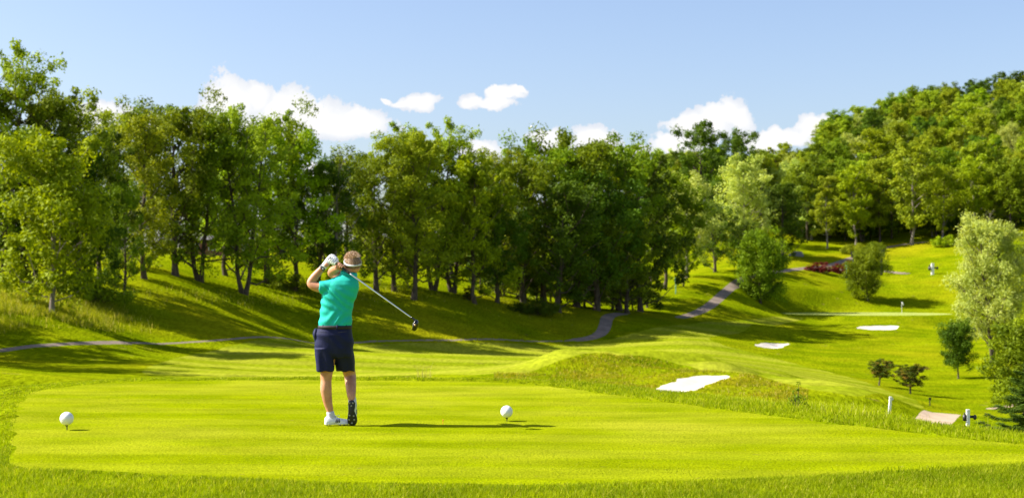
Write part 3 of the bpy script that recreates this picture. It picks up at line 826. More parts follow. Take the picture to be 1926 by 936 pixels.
# the wooded hillside
FR = 'trees along the front of the hillside wood'
front = [('hillC', 1556, 372, 330, 'slender tree with a tall bare trunk at the left of the hillside wood front'),
         ('hillD', 1610, 378, 318, 'green tree with low boughs behind the shrubs by the upper path'),
         ('hillB', 1655, 384, 300, 'airy tree at the wood front where the path goes in'),
         ('hillA', 1715, 372, 268, 'pale forked trunk tree standing alone before the dark wood opening'),
         ('hillD', 1772, 380, 318, 'bright green tree just right of the wood opening'),
         ('hillD', 1835, 384, 300, 'bright leafy tree behind the big pale tree'),
         ('hillE', 1900, 378, 305, 'leafy tree of the wood front near the right edge'),
         ('hillB', 1960, 372, 300, 'leafy tree of the wood front beyond the right edge'),
         ('hillE', 1520, 385, 300, 'green tree at the left end of the hillside wood front')]
for k, px, Z, top, lab in front: T('forest_tree', k, px, Z, top, lab, FR)
rng = random.Random(5); pts = []
tries = 0
while len(pts) < 255 and tries < 30000:
    tries += 1
    Z = rng.uniform(385, 600); px = rng.uniform(1240, 2180)
    X = (px - CX) / F * Z
    if Z < 395 + 0 * px: 
        if px < 1500: continue
    if px < 1545 and Z > 465 + max(0, px - 1500): continue
    if Z > 590 - max(0, 1500 - px) * .3: continue
    md = 7.0 if Z < 480 else 7.8
    if any((X - a) ** 2 + ((Z - b) * .62) ** 2 < md * md for a, b, _ in pts): continue
    pts.append((X, Z, px))
for X, Z, px in pts:
    k = rng.choice(['hillA', 'hillB', 'hillB', 'hillC', 'hillD', 'hillE', 'hillA', 'paleB'] if rng.random() < .8 else ['hillE', 'darkB'])
    sec = ('above the pale silvery tree' if px < 1330 else 'behind the two dark skyline trees' if px < 1450 else 'above the lone round tree' if px < 1540 else 'above the red hedge' if px < 1640
           else 'above the dark opening of the wood' if px < 1760 else 'above the tall pale tree' if px < 1900 else 'at the right edge of the view' if px < 1990 else 'beyond the right edge of the view')
    bnd = 'low on the wooded hillside' if Z < 430 else 'halfway up the wooded hillside' if Z < 490 else 'high on the wooded hillside' if Z < 545 else 'on the hilltop skyline'
    lab = dict(hillA='pale trunked rounded tree', hillB='full green tree', hillC='slender yellow green tree', hillD='bright green tree', hillE='broad mid green tree', paleB='pale silvery tree', darkB='dark green tree')[k]
    plant('forest_tree', k, px, Z, rng.uniform(14.5, 20.5), lab + ' ' + bnd + ', ' + sec, group='trees of the wood on the hillside', rz=rng.uniform(0, 6.28), wide=rng.uniform(.9, 1.25))

for i in range(30):  # low dark trees added to shade the bright floor of the wood
    px = 1470 + i * 17 + rng.uniform(-6, 6); Z = rng.uniform(386, 402)
    if 1690 < px < 1745: Z += 16
    plant('added_understory_tree', rng.choice(['darkA', 'darkB', 'fullB']), px, Z, rng.uniform(5, 8.5), 'low dark tree added to shade the floor of the hillside wood', group='added trees shading the floor of the hillside wood', wide=1.5)
for i in range(15):  # more low trees added to darken the ground seen between the trunks
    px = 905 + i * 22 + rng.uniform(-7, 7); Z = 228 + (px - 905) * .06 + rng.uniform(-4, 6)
    plant('added_understory_tree', rng.choice(['darkA', 'fullB', 'darkB']), px, Z, rng.uniform(5, 8), 'low dark tree added to darken the ground under the right half of the tree line', group='added trees darkening the ground under the tree line', wide=1.4)

# shrubs
bs = {}
def shrub(name, px, Z, W, D_, Hh, leafm, label, cat='shrub', group=None, seed=1, **kw):
    s, c = make_bush(seed, W, D_, Hh, leafm, **kw)
    x = (px - CX) / F * Z
    o = empty(name, (x, Z, gz(x, Z)))
    tag(o, label, cat, group); link('stem', s, o); link('crown', c, o); return o
shrub('red_hedge', 1545, 322, 7.6, 3.4, 3.0, L_RED, 'low dark red hedge beside the upper path, left half', 'hedge', 'red hedges in the bend of the path', 41, n=36, size=.13, clump=.55)
shrub('red_hedge', 1594, 326, 7.0, 3.8, 3.9, L_RED, 'taller dark red hedge at the fork of the upper path', 'hedge', 'red hedges in the bend of the path', 42, n=36, size=.13, clump=.6)
shrub('green_shrub', 1606, 362, 6, 4, 3.4, L_AIRY, 'yellow green shrub at the foot of the wood beside the path', seed=43, size=.16, clump=.8)
shrub('green_shrub', 1642, 366, 6, 4, 2.8, L_MID, 'darker shrub between the yellow green shrub and the upper path', seed=44, size=.16, clump=.8)
shrub('green_shrub', 1780, 362, 8, 4, 3.4, L_BRI, 'bright spreading shrub at the foot of the wood, right of the opening', seed=45, size=.16, clump=.8)
shrub('green_shrub', 1850, 360, 7, 4, 2.8, L_MID, 'dark shrub behind the pale tree at the wood edge', seed=46, size=.16, clump=.8)
shrub('green_shrub', 175, 150, 9, 5, 3.6, L_MID, 'dark shrub spreading below the trees at left behind the tall grass', seed=47, size=.15, clump=.9, n=34)
shrub('green_shrub', 545, 197, 8, 4, 2.8, L_MID, 'shaded shrub at the crest left of the golfer', seed=48, size=.15, clump=.8)
shrub('green_shrub', 1005, 216, 8, 4, 2.6, L_DARK, 'dark shrub at the foot of the full green trees', seed=49, size=.15, clump=.8)
shrub('dry_shrub', 881, 213, 1.9, 1.5, 2.4, L_ORN, 'small brownish dried shrub at the edge of the tree line', seed=50, size=.08, clump=.35)

# spruce at the right edge
PROTO['spruce'] = make_spruce(60, 7.0, 4.2, L_SPR, BARK)
BASEH['spruce'] = 7.0
T('spruce_tree', 'spruce', 1960, 38, 640, 'young spruce with drooping needle branches reaching in at the right edge', rz=.4, wide=2.0)
# ------------------------------------------------------------------ grass blades (nobody could count them)
def blade_mat(name, lo, hi, tip, trans=0.35):
    m, n = mat_new(name)
    P = n.node('ShaderNodeNewGeometry').outputs['Position']
    a = n.node('ShaderNodeAttribute', attribute_name='leaf').outputs['Fac']
    f = n.noise(P, 1.1, 3.0, 0.6)
    k = n.math('ADD', n.math('MULTIPLY', n.ramp(f, 0.35, 0.65), 0.55), n.math('MULTIPLY', a, 0.45))
    c = n.mix(k, lo, hi)
    c = n.mix(n.ramp(a, 0.86, 0.97), c, tip)
    d = n.node('ShaderNodeBsdfPrincipled', {'Base Color': c, 'Roughness': 0.65, 'Specular IOR Level': 0.08})
    t = n.node('ShaderNodeBsdfTranslucent', {'Color': n.mix(1.0, c, (1.1, 1.05, 0.4), 'MULTIPLY')})
    mx = n.node('ShaderNodeMixShader', {0: trans, 1: d.outputs[0], 2: t.outputs[0]})
    n.l.new(mx.outputs[0], n.node('ShaderNodeOutputMaterial').inputs[0])
    return m
B_TEE = blade_mat('tee_blades', (0.14, 0.20, 0.002), (0.27, 0.33, 0.004), (0.46, 0.43, 0.06), .5)
B_FRINGE = blade_mat('fringe_blades', (0.15, 0.225, 0.002), (0.32, 0.39, 0.004), (0.48, 0.46, 0.06), .5)
B_TALL = blade_mat('tall_grass_blades', (0.25, 0.34, 0.003), (0.46, 0.52, 0.006), (0.66, 0.60, 0.16), 0.5)
B_FIELD = blade_mat('field_grass_blades', (0.18, 0.23, 0.006), (0.36, 0.37, 0.016), (0.55, 0.48, 0.16), 0.5)

def blades(name, X, Y, h, w_, lean, mat, rg, seg2=True, zoff=-0.004):
    n = len(X); z = ground_z(X, Y) + zoff
    a = rg.uniform(0, 2 * math.pi, n); dx, dy = np.cos(a), np.sin(a)
    b = rg.uniform(0, 2 * math.pi, n); l = lean * rg.uniform(0.2, 1.0, n) * h
    lx, ly = np.cos(b) * l, np.sin(b) * l
    P = lambda s, t, ww: np.stack([X + lx * t ** 2 + s * dx * ww, Y + ly * t ** 2 + s * dy * ww, z + h * t * (1 - 0.15 * lean * t)], 1)
    if seg2:
        V = np.stack([P(-1, 0, w_), P(1, 0, w_), P(1, .55, w_ * .75), P(-1, .55, w_ * .75), P(0, 1, w_)], 1).reshape(-1, 3)
        i = np.arange(n)[:, None] * 5
        Fc = np.concatenate([i + [0, 1, 2], i + [0, 2, 3], i + [3, 2, 4]]); k = 5
    else:
        V = np.stack([P(-1, 0, w_), P(1, 0, w_), P(0, 1, w_)], 1).reshape(-1, 3)
        Fc = np.arange(3 * n).reshape(-1, 3); k = 3
    me = np_mesh(name, V, Fc, mat)
    at_ = me.attributes.new('leaf', 'FLOAT', 'POINT')
    at_.data.foreach_set('value', np.repeat(rg.uniform(0, 1, n), k).astype(np.float32))
    o = link(name, me); o['kind'] = 'stuff'
    return o
rg = np.random.default_rng(3)
def scatter(n, x0, x1, y0, y1, f):
    """n points in a ground rectangle kept with probability f(X, Y)"""
    X = rg.uniform(x0, x1, n); Y = rg.uniform(y0, y1, n); p = f(X, Y)
    k = rg.uniform(0, 1, n) < p
    return X[k], Y[k]
def in_view(X, Y, m=120): u = CX + F * X / Y; return (u > -m) & (u < 1926 + m)
tsd = lambda X, Y: poly_sd(TEE, X, Y)
# near rough in front of the tee
X, Y = scatter(260000, -4.6, 4.6, 8.2, 12.6, lambda X, Y: in_view(X, Y) * (tsd(X, Y) < -0.01) * (0.45 + 0.55 * (fbm(X, Y, 1.6, 3, 1) > -0.05)))
d = -tsd(X, Y)
blades('foreground_grass', X, Y, (0.028 + 0.028 * rg.uniform(0, 1, len(X)) ** 2) * (0.7 + 0.5 * sstep(0, .4, d)) * (1 + 0.9 * fbm(X, Y, 1.3, 3, 7)), np.full(len(X), .0023), .75, B_FRINGE, rg)
# cut turf of the tee
X, Y = scatter(420000, -7.8, 8.2, 9.4, 21.5, lambda X, Y: in_view(X, Y) * (tsd(X, Y) > 0) * np.clip(13.0 / Y, .55, 1) ** 1.3)
blades('tee_grass', X, Y, rg.uniform(.007, .015, len(X)) * (1 + .5 * fbm(X, Y, 1.1, 3, 3)), np.full(len(X), .0028), .8, B_TEE, rg, seg2=False)
# collar of longer grass round the back and sides of the tee
X, Y = scatter(420000, -11, 13, 9.5, 26, lambda X, Y: in_view(X, Y) * (tsd(X, Y) < 0) * (tsd(X, Y) > -1.6) * (Y > 11.0))
blades('collar_grass', X, Y, rg.uniform(.03, .07, len(X)) * (0.5 + .5 * sstep(900, 1300, CX + F * X / Y)) * (1 + .9 * fbm(X, Y, 1.5, 3, 5)), np.full(len(X), .0032), .7, B_FRINGE, rg)
# tall meadow grass falling away behind the right side of the tee
def tallp(X, Y):
    s = -tsd(X, Y); u = CX + F * X / Y
    return in_view(X, Y, 200) * (s > 0.5) * sstep(0.5, 1.3, s) * (1 - .7 * sstep(3.5, 9, s)) * sstep(930, 1250, u) * (0.25 + 0.9 * (fbm(X, Y, .8, 3, 8) > -.06))
X, Y = scatter(260000, 0, 16, 11.5, 34, tallp)
u = CX + F * X / Y
blades('meadow_grass', X, Y, (.08 + .20 * rg.uniform(0, 1, len(X)) ** 1.6) * (1 + 1.3 * fbm(X, Y, .9, 3, 5)) * np.interp(u, [1000, 1300, 1500, 1650, 1780, 1926], [.14, .26, .50, .50, .24, .26]), np.full(len(X), .0030), .6, B_TALL, rg)
X, Y = scatter(3200, 0, 16, 12.5, 26, tallp)
u = CX + F * X / Y
o = blades('meadow_seed_stalks', X, Y, rg.uniform(.25, .5, len(X)) * (0.25 + .25 * sstep(1150, 1700, u)), np.full(len(X), .0018), .5, B_TALL, rg)
# a few thin dry stalks behind the tee, by the golfer
X = (rg.uniform(783, 812, 60) - CX) / F * 23.0; Y = np.full(60, 23.0) + rg.uniform(-.2, .2, 60)
blades('dry_grass_tuft', X, Y, rg.uniform(.22, .42, 60), np.full(60, .003), .3, blade_mat('dry_stalks', (.35, .30, .10), (.5, .42, .18), (.55, .45, .2)), rg)
# long grass on the left bank, along its crest, and on the mounds round the near bunker
def pxarea(n, x0, x1, z0, z1, f):
    u = rg.uniform(x0, x1, n); Z = rg.uniform(z0, z1, n); X = (u - CX) / F * Z
    k = rg.uniform(0, 1, n) < f(u, Z, X); return X[k], Z[k]
X, Y = pxarea(60000, -150, 330, 118, 156, lambda u, Z, X: sstep(330, 190, u) * (.15 + .85 * (fbm(X, Z, .25, 3, 2) > -.05)) * sstep(1.5, 9, Z - np.interp(u, [-150, 0, 150, 300], [108, 116, 127, 141])))
blades('bank_grass', X, Y, rg.uniform(.25, .9, len(X)) * (1 + .8 * fbm(X, Y, .2, 3, 4)), np.full(len(X), .022), .6, B_FIELD, rg)
X, Y = pxarea(42000, 180, 1080, 150, 226, lambda u, Z, X: np.exp(-((Z - np.interp(u, [180, 300, 600, 850, 1080], [150, 162, 198, 211, 225])) / 5.0) ** 2) * (.3 + .7 * (fbm(X, Z, .2, 3, 2) > 0)))
blades('crest_grass', X, Y, rg.uniform(.2, .7, len(X)), np.full(len(X), .025), .6, B_FIELD, rg)
X, Y = pxarea(90000, 930, 1520, 60, 108, lambda u, Z, X: (poly_sd(BUNK[0], X, Z) < -.15) * (poly_sd(FAIR, X, Z) < -.3) * (.2 + .8 * (fbm(X, Z, .35, 3, 6) > 0)))
blades('mound_grass', X, Y, rg.uniform(.05, .2, len(X)) * (1 + fbm(X, Y, .4, 2, 1)), np.full(len(X), .016), .8, blade_mat('mound_blades', (0.15, 0.20, 0.004), (0.42, 0.35, 0.014), (0.55, 0.44, 0.12), .45), rg)


# ------------------------------------------------------------------ modelling helpers for solid things
def bm_obj(name, build, mat, parent=None, smooth=True):
    bm = bmesh.new(); build(bm)
    me = bpy.data.meshes.new(name); bm.to_mesh(me); bm.free()
    for p in me.polygons: p.use_smooth = smooth
    if mat: me.materials.append(mat)
    return link(name, me, parent)
def add_box(bm, c, s, bevel=0.0, rot=None):
    g = bmesh.ops.create_cube(bm, size=1.0)
    vs = g['verts']
    bmesh.ops.scale(bm, vec=s, verts=vs)
    if bevel: 
        r = bmesh.ops.bevel(bm, geom=list({e for v in vs for e in v.link_edges}), offset=bevel, segments=2, affect='EDGES')
        vs = list({v for f in r['faces'] for v in f.verts} | {v for v in vs if v.is_valid})
    if rot is not None: bmesh.ops.rotate(bm, cent=(0, 0, 0), matrix=rot, verts=vs)
    bmesh.ops.translate(bm, vec=c, verts=vs)
    return vs
def add_ball(bm, c, s, seg=24, rot=None):
    g = bmesh.ops.create_uvsphere(bm, u_segments=seg, v_segments=max(8, seg * 2 // 3), radius=1.0)
    vs = g['verts']; bmesh.ops.scale(bm, vec=s if isinstance(s, tuple) else (s, s, s), verts=vs)
    if rot is not None: bmesh.ops.rotate(bm, cent=(0, 0, 0), matrix=rot, verts=vs)
    bmesh.ops.translate(bm, vec=c, verts=vs); return vs
def add_rings(bm, rings, cap=True):
    """rings: list of lists of points, all the same length"""
    R_ = [[bm.verts.new(p) for p in r] for r in rings]; n = len(R_[0])
    for a, b in zip(R_[:-1], R_[1:]):
        for k in range(n): bm.faces.new((a[k], a[(k + 1) % n], b[(k + 1) % n], b[k]))
    if cap: bm.faces.new(R_[0][::-1]); bm.faces.new(R_[-1])
def add_limb(bm, pts, rad, seg=20, cap=True):
    """round tapered limb through pts with smooth interpolation; rad may hold (r1, r2)"""
    P = np.array(pts, float); m = len(P)
    t = np.linspace(0, m - 1, (m - 1) * 6 + 1)
    def cr(A, x):
        i = min(int(x), m - 2); f = x - i
        p0, p1, p2, p3 = A[max(i - 1, 0)], A[i], A[i + 1], A[min(i + 2, m - 1)]
        return 0.5 * (2 * p1 + (p2 - p0) * f + (2 * p0 - 5 * p1 + 4 * p2 - p3) * f * f + (3 * p1 - p0 - 3 * p2 + p3) * f ** 3)
    Q = np.array([cr(P, x) for x in t]); rr = np.interp(t, range(m), rad)
    tan = np.gradient(Q, axis=0); tan /= np.linalg.norm(tan, axis=1, keepdims=True) + 1e-9
    ref = np.array([0, 1.0, 0]) if abs(tan[0][1]) < .9 else np.array([1.0, 0, 0])
    rings = []
    for i in range(len(Q)):
        a = ref - tan[i] * (ref @ tan[i]); a /= np.linalg.norm(a); ref = a; b = np.cross(tan[i], a)
        rings.append([tuple(Q[i] + rr[i] * (a * math.cos(w_) + b * math.sin(w_))) for w_ in np.linspace(0, 2 * math.pi, seg + 1)[:-1]])
    add_rings(bm, rings, bool(cap))
    if cap is True:
        add_ball(bm, tuple(Q[0]), rad[0] * .98, 16); add_ball(bm, tuple(Q[-1]), rad[-1] * .98, 16)
def ell(c, a, b, n=36, p=2.3, tilt=(0, 0), turn=0.0):
    o = []
    for w_ in np.linspace(0, 2 * math.pi, n + 1)[:-1]:
        x = a * math.copysign(abs(math.cos(w_)) ** (2 / p), math.cos(w_)); y = b * math.copysign(abs(math.sin(w_)) ** (2 / p), math.sin(w_))
        x, y = x * math.cos(turn) - y * math.sin(turn), x * math.sin(turn) + y * math.cos(turn)
        o.append((c[0] + x, c[1] + y, c[2] + tilt[0] * x + tilt[1] * y))
    return o
def melt(o, voxel=0.006, smooth=6, fac=0.5, disp=None):
    """weld overlapping shapes into one continuous surface"""
    m = o.modifiers.new('r', 'REMESH'); m.mode = 'VOXEL'; m.voxel_size = voxel; m.use_smooth_shade = True
    s = o.modifiers.new('s', 'SMOOTH'); s.factor = fac; s.iterations = smooth
    dg = bpy.context.evaluated_depsgraph_get(); dg.update()
    me = bpy.data.meshes.new_from_object(o.evaluated_get(dg), depsgraph=dg)
    mats = [x for x in o.data.materials]; o.modifiers.clear(); o.data = me; me.name = o.name
    if not me.materials: [me.materials.append(x) for x in mats]
    if disp:
        n = len(me.vertices); co = np.empty(n * 3); me.vertices.foreach_get('co', co); co = co.reshape(-1, 3)
        nn = np.empty(n * 3, dtype=np.float32); me.vertices.foreach_get('normal', nn); nn = nn.reshape(-1, 3)
        co = co + nn * disp(co)[:, None]; me.vertices.foreach_set('co', co.ravel()); me.update()
    for p in me.polygons: p.use_smooth = True
    return o
# ------------------------------------------------------------------ the golfer, seen from behind at the end of the swing
SKIN, nn_ = mat_new('skin')
_skp = nn_.node('ShaderNodeTexCoord').outputs['Object']
_c = nn_.mix(nn_.ramp(nn_.noise(_skp, 9.0, 3.0), 0.3, 0.7), (0.44, 0.19, 0.10), (0.56, 0.27, 0.155))
_p = nn_.node('ShaderNodeBsdfPrincipled', {'Base Color': _c, 'Roughness': 0.5, 'Subsurface Weight': 0.12, 'Subsurface Scale': 0.01, 'Specular IOR Level': 0.4})
_p.inputs['Subsurface Radius'].default_value = (1.0, 0.35, 0.2)
nn_.l.new(_p.outputs[0], nn_.node('ShaderNodeOutputMaterial').inputs[0])
M_SHIRT = simple_mat('turquoise_knit', (0.006, 0.44, 0.36), 0.75, bump=0.15, bscale=400, var=.06, spec=.3)
M_NAVY = simple_mat('navy_twill', (0.002, 0.005, 0.050), 0.7, bump=0.2, bscale=300, var=.15, spec=.3)
M_WHITE = simple_mat('white_leather', (0.74, 0.74, 0.76), 0.5, var=.04)
M_VISOR = simple_mat('white_cotton', (0.70, 0.70, 0.72), 0.8, var=.04)
M_BELT = simple_mat('dark_brown_leather', (0.012, 0.007, 0.010), 0.7, var=.2)
M_BLACK = simple_mat('black_rubber', (0.010, 0.010, 0.011), 0.55, var=.2)
M_SPIKE = simple_mat('grey_spikes', (0.26, 0.27, 0.24), 0.5)
M_STEEL = simple_mat('steel_shaft', (0.62, 0.64, 0.62), 0.22, metal=0.85)
M_HEADC = simple_mat('black_club_paint', (0.006, 0.006, 0.007), 0.18, var=.1)
M_DARKF = simple_mat('dark_club_face', (0.05, 0.045, 0.03), 0.4)
M_GOLD = simple_mat('gold_paint', (0.35, 0.22, 0.05), 0.4)
M_SOCK = simple_mat('sock_lilac_white', (0.55, 0.52, 0.66), 0.85)
M_GREENP = simple_mat('dark_green_print', (0.004, 0.05, 0.03), 0.5)
M_STRIPE = simple_mat('slate_stripe', (0.035, 0.042, 0.06), 0.5)
M_ORANGE = simple_mat('orange_plastic', (0.75, 0.24, 0.01), 0.4)

PX0, PY0, PD = 635.0, 800.0, 14.6
SCL = F / PD
def L(px, py, dy=0.0): return np.array([(px - PX0) / SCL, dy, (PY0 - py) / SCL])
person = empty('person', ((PX0 - CX) / SCL, PD, gz((PX0 - CX) / SCL, PD) + 0.004))
tag(person, 'golfer in turquoise polo and navy shorts seen from behind, finishing his swing', 'person')

HC = L(662.5, 496, 0.035)                          # centre of the skull
HT = Matrix.Rotation(R(25), 3, 'Z') @ Matrix.Rotation(R(-8), 3, 'Y')      # head turned to the left, away from us
def hp(x, y, z): return HC + np.array(HT @ Vector((x, y, z)))          # head space: +y is where the face points
GB = L(620, 487.5, -0.035); GE = L(784.5, 601, -0.33)                   # club axis: butt and head end
GA = (GE - GB) / np.linalg.norm(GE - GB)
_up = np.array([0, 0, 1.0]); GU = _up - GA * (_up @ GA); GU /= np.linalg.norm(GU); GV = np.cross(GA, GU)   # GU up-ish, GV points away from / towards us
if GV[1] > 0: GV = -GV                              # GV towards the camera
def gp(t, ang, r): return GB + GA * t + r * (GU * math.sin(ang) + GV * math.cos(ang))

def fingers(bm, t0, step, a0, sweep, rads, rc=0.0225, thumb=None, lens=(1, 1.05, 1.0, .85)):
    for i in range(4):
        t = t0 + step * i; pts = []
        for k in range(6):
            f = k / 5; pts.append(gp(t + .004 * f, a0 + sweep * f * lens[i], rc + .006 * (1 - f) + (.003 if k in (1, 3) else 0)))
        add_limb(bm, pts, [rads[i], rads[i] * 1.02, rads[i] * .93, rads[i] * .95, rads[i] * .86, rads[i] * .78], 12)
    if thumb: add_limb(bm, [gp(*q) for q in thumb], [.012, .0115, .0105, .009][:len(thumb)], 12)

def build_body(bm):
    # trunk and hips below the clothes, neck
    T_ = [(690 - 50, 628.5, 30, .115), (612, 630, 28, .10), (590, 632, 27, .10), (565, 636, 29, .105), (545, 640, 31, .11), (532, 642, 29, .10), (523, 647, 20, .075), (516, 655, 10.5, .058), (505, 659, 9.6, .054)]
    add_rings(bm, [ell(L(cx, y, 0.0 if y > 520 else .01), hw / SCL, hd) for y, cx, hw, hd in T_])
    add_limb(bm, [L(655, 520, .0), L(659, 508, .02), L(662, 498, .035)], [.058, .053, .055])
    # planted left leg
    add_limb(bm, [L(619, 640, .0), L(616, 672, .0), L(614.5, 700, .0), L(613.5, 716, .0), L(613.5, 733, -.008), L(617, 757, -.002), L(621.5, 776, .005), L(622, 788, .01)],
             [.092, .082, .064, .0555, .0585, .046, .0345, .036], 24)
    # trailing right leg, knee bent, on its toes
    add_limb(bm, [L(644, 640, .0), L(648, 672, .11), L(652, 700, .20), L(654.5, 712, .21), L(657, 725, .13), L(660, 742, .035), L(662, 753, .01), L(662.5, 764, .02)],
             [.092, .082, .066, .060, .0575, .046, .036, .036], 24)
    # left arm: shoulder, elbow out to the left, forearm up to the grip
    add_limb(bm, [L(634, 540, -.02), L(612, 541, -.03), L(595, 540, -.03), L(585, 533.5, -.02), L(591, 523, -.015), L(600, 512.5, -.02), L(608.5, 503.5, -.03), L(615, 499, -.04)],
             [.065, .056, .049, .041, .043, .037, .0285, .028], 22)
    add_ball(bm, tuple(L(583.5, 534, -.02)), .033, 16)
    # right arm: across the chest, elbow beyond the neck, forearm coming back to the hands
    add_limb(bm, [L(652, 534, .08), L(640, 524, .16), L(628, 517, .22), L(619, 515, .245), L(622, 509.5, .20), L(631, 505.5, .11), L(639, 503.5, .035), L(644, 503, .0)],
             [.062, .056, .052, .046, .045, .038, .029, .027], 22)
    # left hand inside the glove
    add_ball(bm, tuple(gp(.055, 2.2, .022)), (.028, .022, .022), 12)
    # bare right hand: palm below and behind the grip, five fingers over it
    add_limb(bm, [L(642, 503, .005), gp(.125, -2.2, .034), gp(.135, -2.3, .030)], [.027, .030, .024], 16)
    add_ball(bm, tuple(gp(.145, -2.5, .028)), (.030, .020, .030), 16)
    fingers(bm, .112, .0195, -2.5, -4.2, (.0092, .0096, .0092, .0086), thumb=[(.150, 3.6, .036), (.165, 2.7, .030), (.182, 2.0, .024), (.196, 1.5, .021)])
    # head: skull, cheeks, jaw, chin
    rot = HT.to_4x4()
    add_ball(bm, tuple(hp(0, -.012, .012)), (.074, .092, .088), 28, rot)
    add_ball(bm, tuple(hp(0, .030, -.028)), (.062, .062, .070), 24, rot)
    add_ball(bm, tuple(hp(0, .048, -.078)), (.042, .042, .036), 20, rot)
    add_ball(bm, tuple(hp(0, .083, -.092)), (.020, .014, .014), 12, rot)
    add_ball(bm, tuple(hp(0, -.035, -.055)), (.056, .05, .045), 20, rot)
    # brow, nose, lips
    add_ball(bm, tuple(hp(0, .080, .022)), (.045, .014, .010), 14, rot)
    add_limb(bm, [hp(0, .090, .014), hp(0, .102, -.010), hp(0, .112, -.028)], [.008, .010, .013], 12)
    for s in (-1, 1): add_ball(bm, tuple(hp(s * .010, .100, -.030)), (.008, .009, .007), 10, rot)
    add_ball(bm, tuple(hp(0, .089, -.054)), (.021, .009, .005), 12, rot); add_ball(bm, tuple(hp(0, .087, -.063)), (.018, .009, .006), 12, rot)
    for s in (-1, 1):                              # cheekbones and ears
        add_ball(bm, tuple(hp(s * .042, .066, -.018)), (.018, .018, .014), 12, rot)
        e = Matrix.Rotation(R(s * 22), 4, 'Z')
        add_ball(bm, tuple(hp(s * .077, -.002, -.012)), (.008, .017, .030), 16, rot @ e)
        add_ball(bm, tuple(hp(s * .083, -.010, .002)), (.006, .014, .016), 12, rot @ e)
body = melt(bm_obj('body', build_body, SKIN, person), 0.0045, 5, disp=lambda co: fbm(co[:, 0] * 14, co[:, 2] * 7 + co[:, 1] * 9, 1.0, 2, 6) * .006 * sstep(1.46, 1.40, co[:, 2]))
for s in (-1, 1):
    bm_obj('eye', lambda bm: (add_ball(bm, tuple(hp(s * .031, .080, .004)), .0115, 16)), M_WHITE, person)
    bm_obj('iris', lambda bm: (add_ball(bm, tuple(hp(s * .031, .0895, .004)), .0045, 12)), M_BLACK, person.children[-1] if False else person)

# ---- polo shirt
def folds(co):
    x, y, z = co[:, 0], co[:, 1], co[:, 2]
    back = sstep(0.06, -0.05, y)
    # diagonal drag lines from the raised left shoulder to the right hip, and soft gathers over the belt
    q = (x * 0.55 + z * 1.0)
    d1 = np.sin(q * 62 + 3.0 * np.sin(x * 11 + z * 5)) * 0.0032 * sstep(1.12, 1.25, z) * sstep(1.50, 1.38, z)
    d2 = np.sin((x * 0.8 - z) * 46 + 2.2 * np.sin(x * 17)) * 0.0042 * np.exp(-((z - 1.10) / .07) ** 2)
    d3 = np.sin(z * 75 + x * 26) * 0.0028 * np.exp(-((z - 1.28) / .10) ** 2) * sstep(.1, -.12, x)
    d4 = np.exp(-(((x + .02 + (z - 1.33) * .85) / .012) ** 2)) * -.007 * sstep(1.22, 1.30, z) * sstep(1.46, 1.40, z)
    return (d1 + d2 + d3 + d4) * (0.6 + 0.95 * back) + fbm(x * 9, z * 9, 1.0, 3, 3) * 0.004
def build_shirt(bm):
    T_ = [(614.5, 630.3, 30.6, .127, .0), (606, 630.8, 31.0, .130, .0), (596, 631.4, 30.4, .125, .0), (584, 632.8, 30.0, .12, 0), (570, 635, 30.8, .122, 0), (556, 638.3, 33, .128, 0), (545, 641, 33.8, .13, 0),
          (536, 642.5, 32.5, .124, .0), (528, 646.0, 28.0, .108, .0), (523, 649, 23.0, .092, .005), (519, 652.5, 17.0, .078, .008), (515.5, 656, 12.6, .07, .01)]
    add_rings(bm, [ell(L(cx, y, dy), hw / SCL, hd, p=2.4) for y, cx, hw, hd, dy in T_])
    add_limb(bm, [L(642, 537, -.02), L(626, 539, -.035), L(612, 540.5, -.04), L(602.5, 541, -.04)], [.078, .074, .068, .065], 24, cap='flat')
    add_ball(bm, tuple(L(638, 539, -.02)), .075, 20)
    add_ball(bm, tuple(L(662, 535, .04)), .066, 20)
    add_limb(bm, [L(660, 535, .05), L(649, 528, .12), L(640.5, 522.5, .17)], [.072, .068, .064], 22, cap='flat')
shirt = melt(bm_obj('polo_shirt', build_shirt, M_SHIRT, person), 0.006, 7, disp=folds)
def build_collar(bm):
    rg1 = [ell(L(656, y, dy), hw / SCL, hd, p=2.1, tilt=(-.18, .12)) for y, hw, hd, dy in [(517, 13.4, .074, .008), (511.5, 12.8, .070, .014), (510.5, 13.6, .075, .014), (513.0, 15.3, .086, .012), (516.8, 16.2, .09, .009)]]
    add_rings(bm, rg1, cap=False)
bm_obj('collar', build_collar, M_SHIRT, shirt)

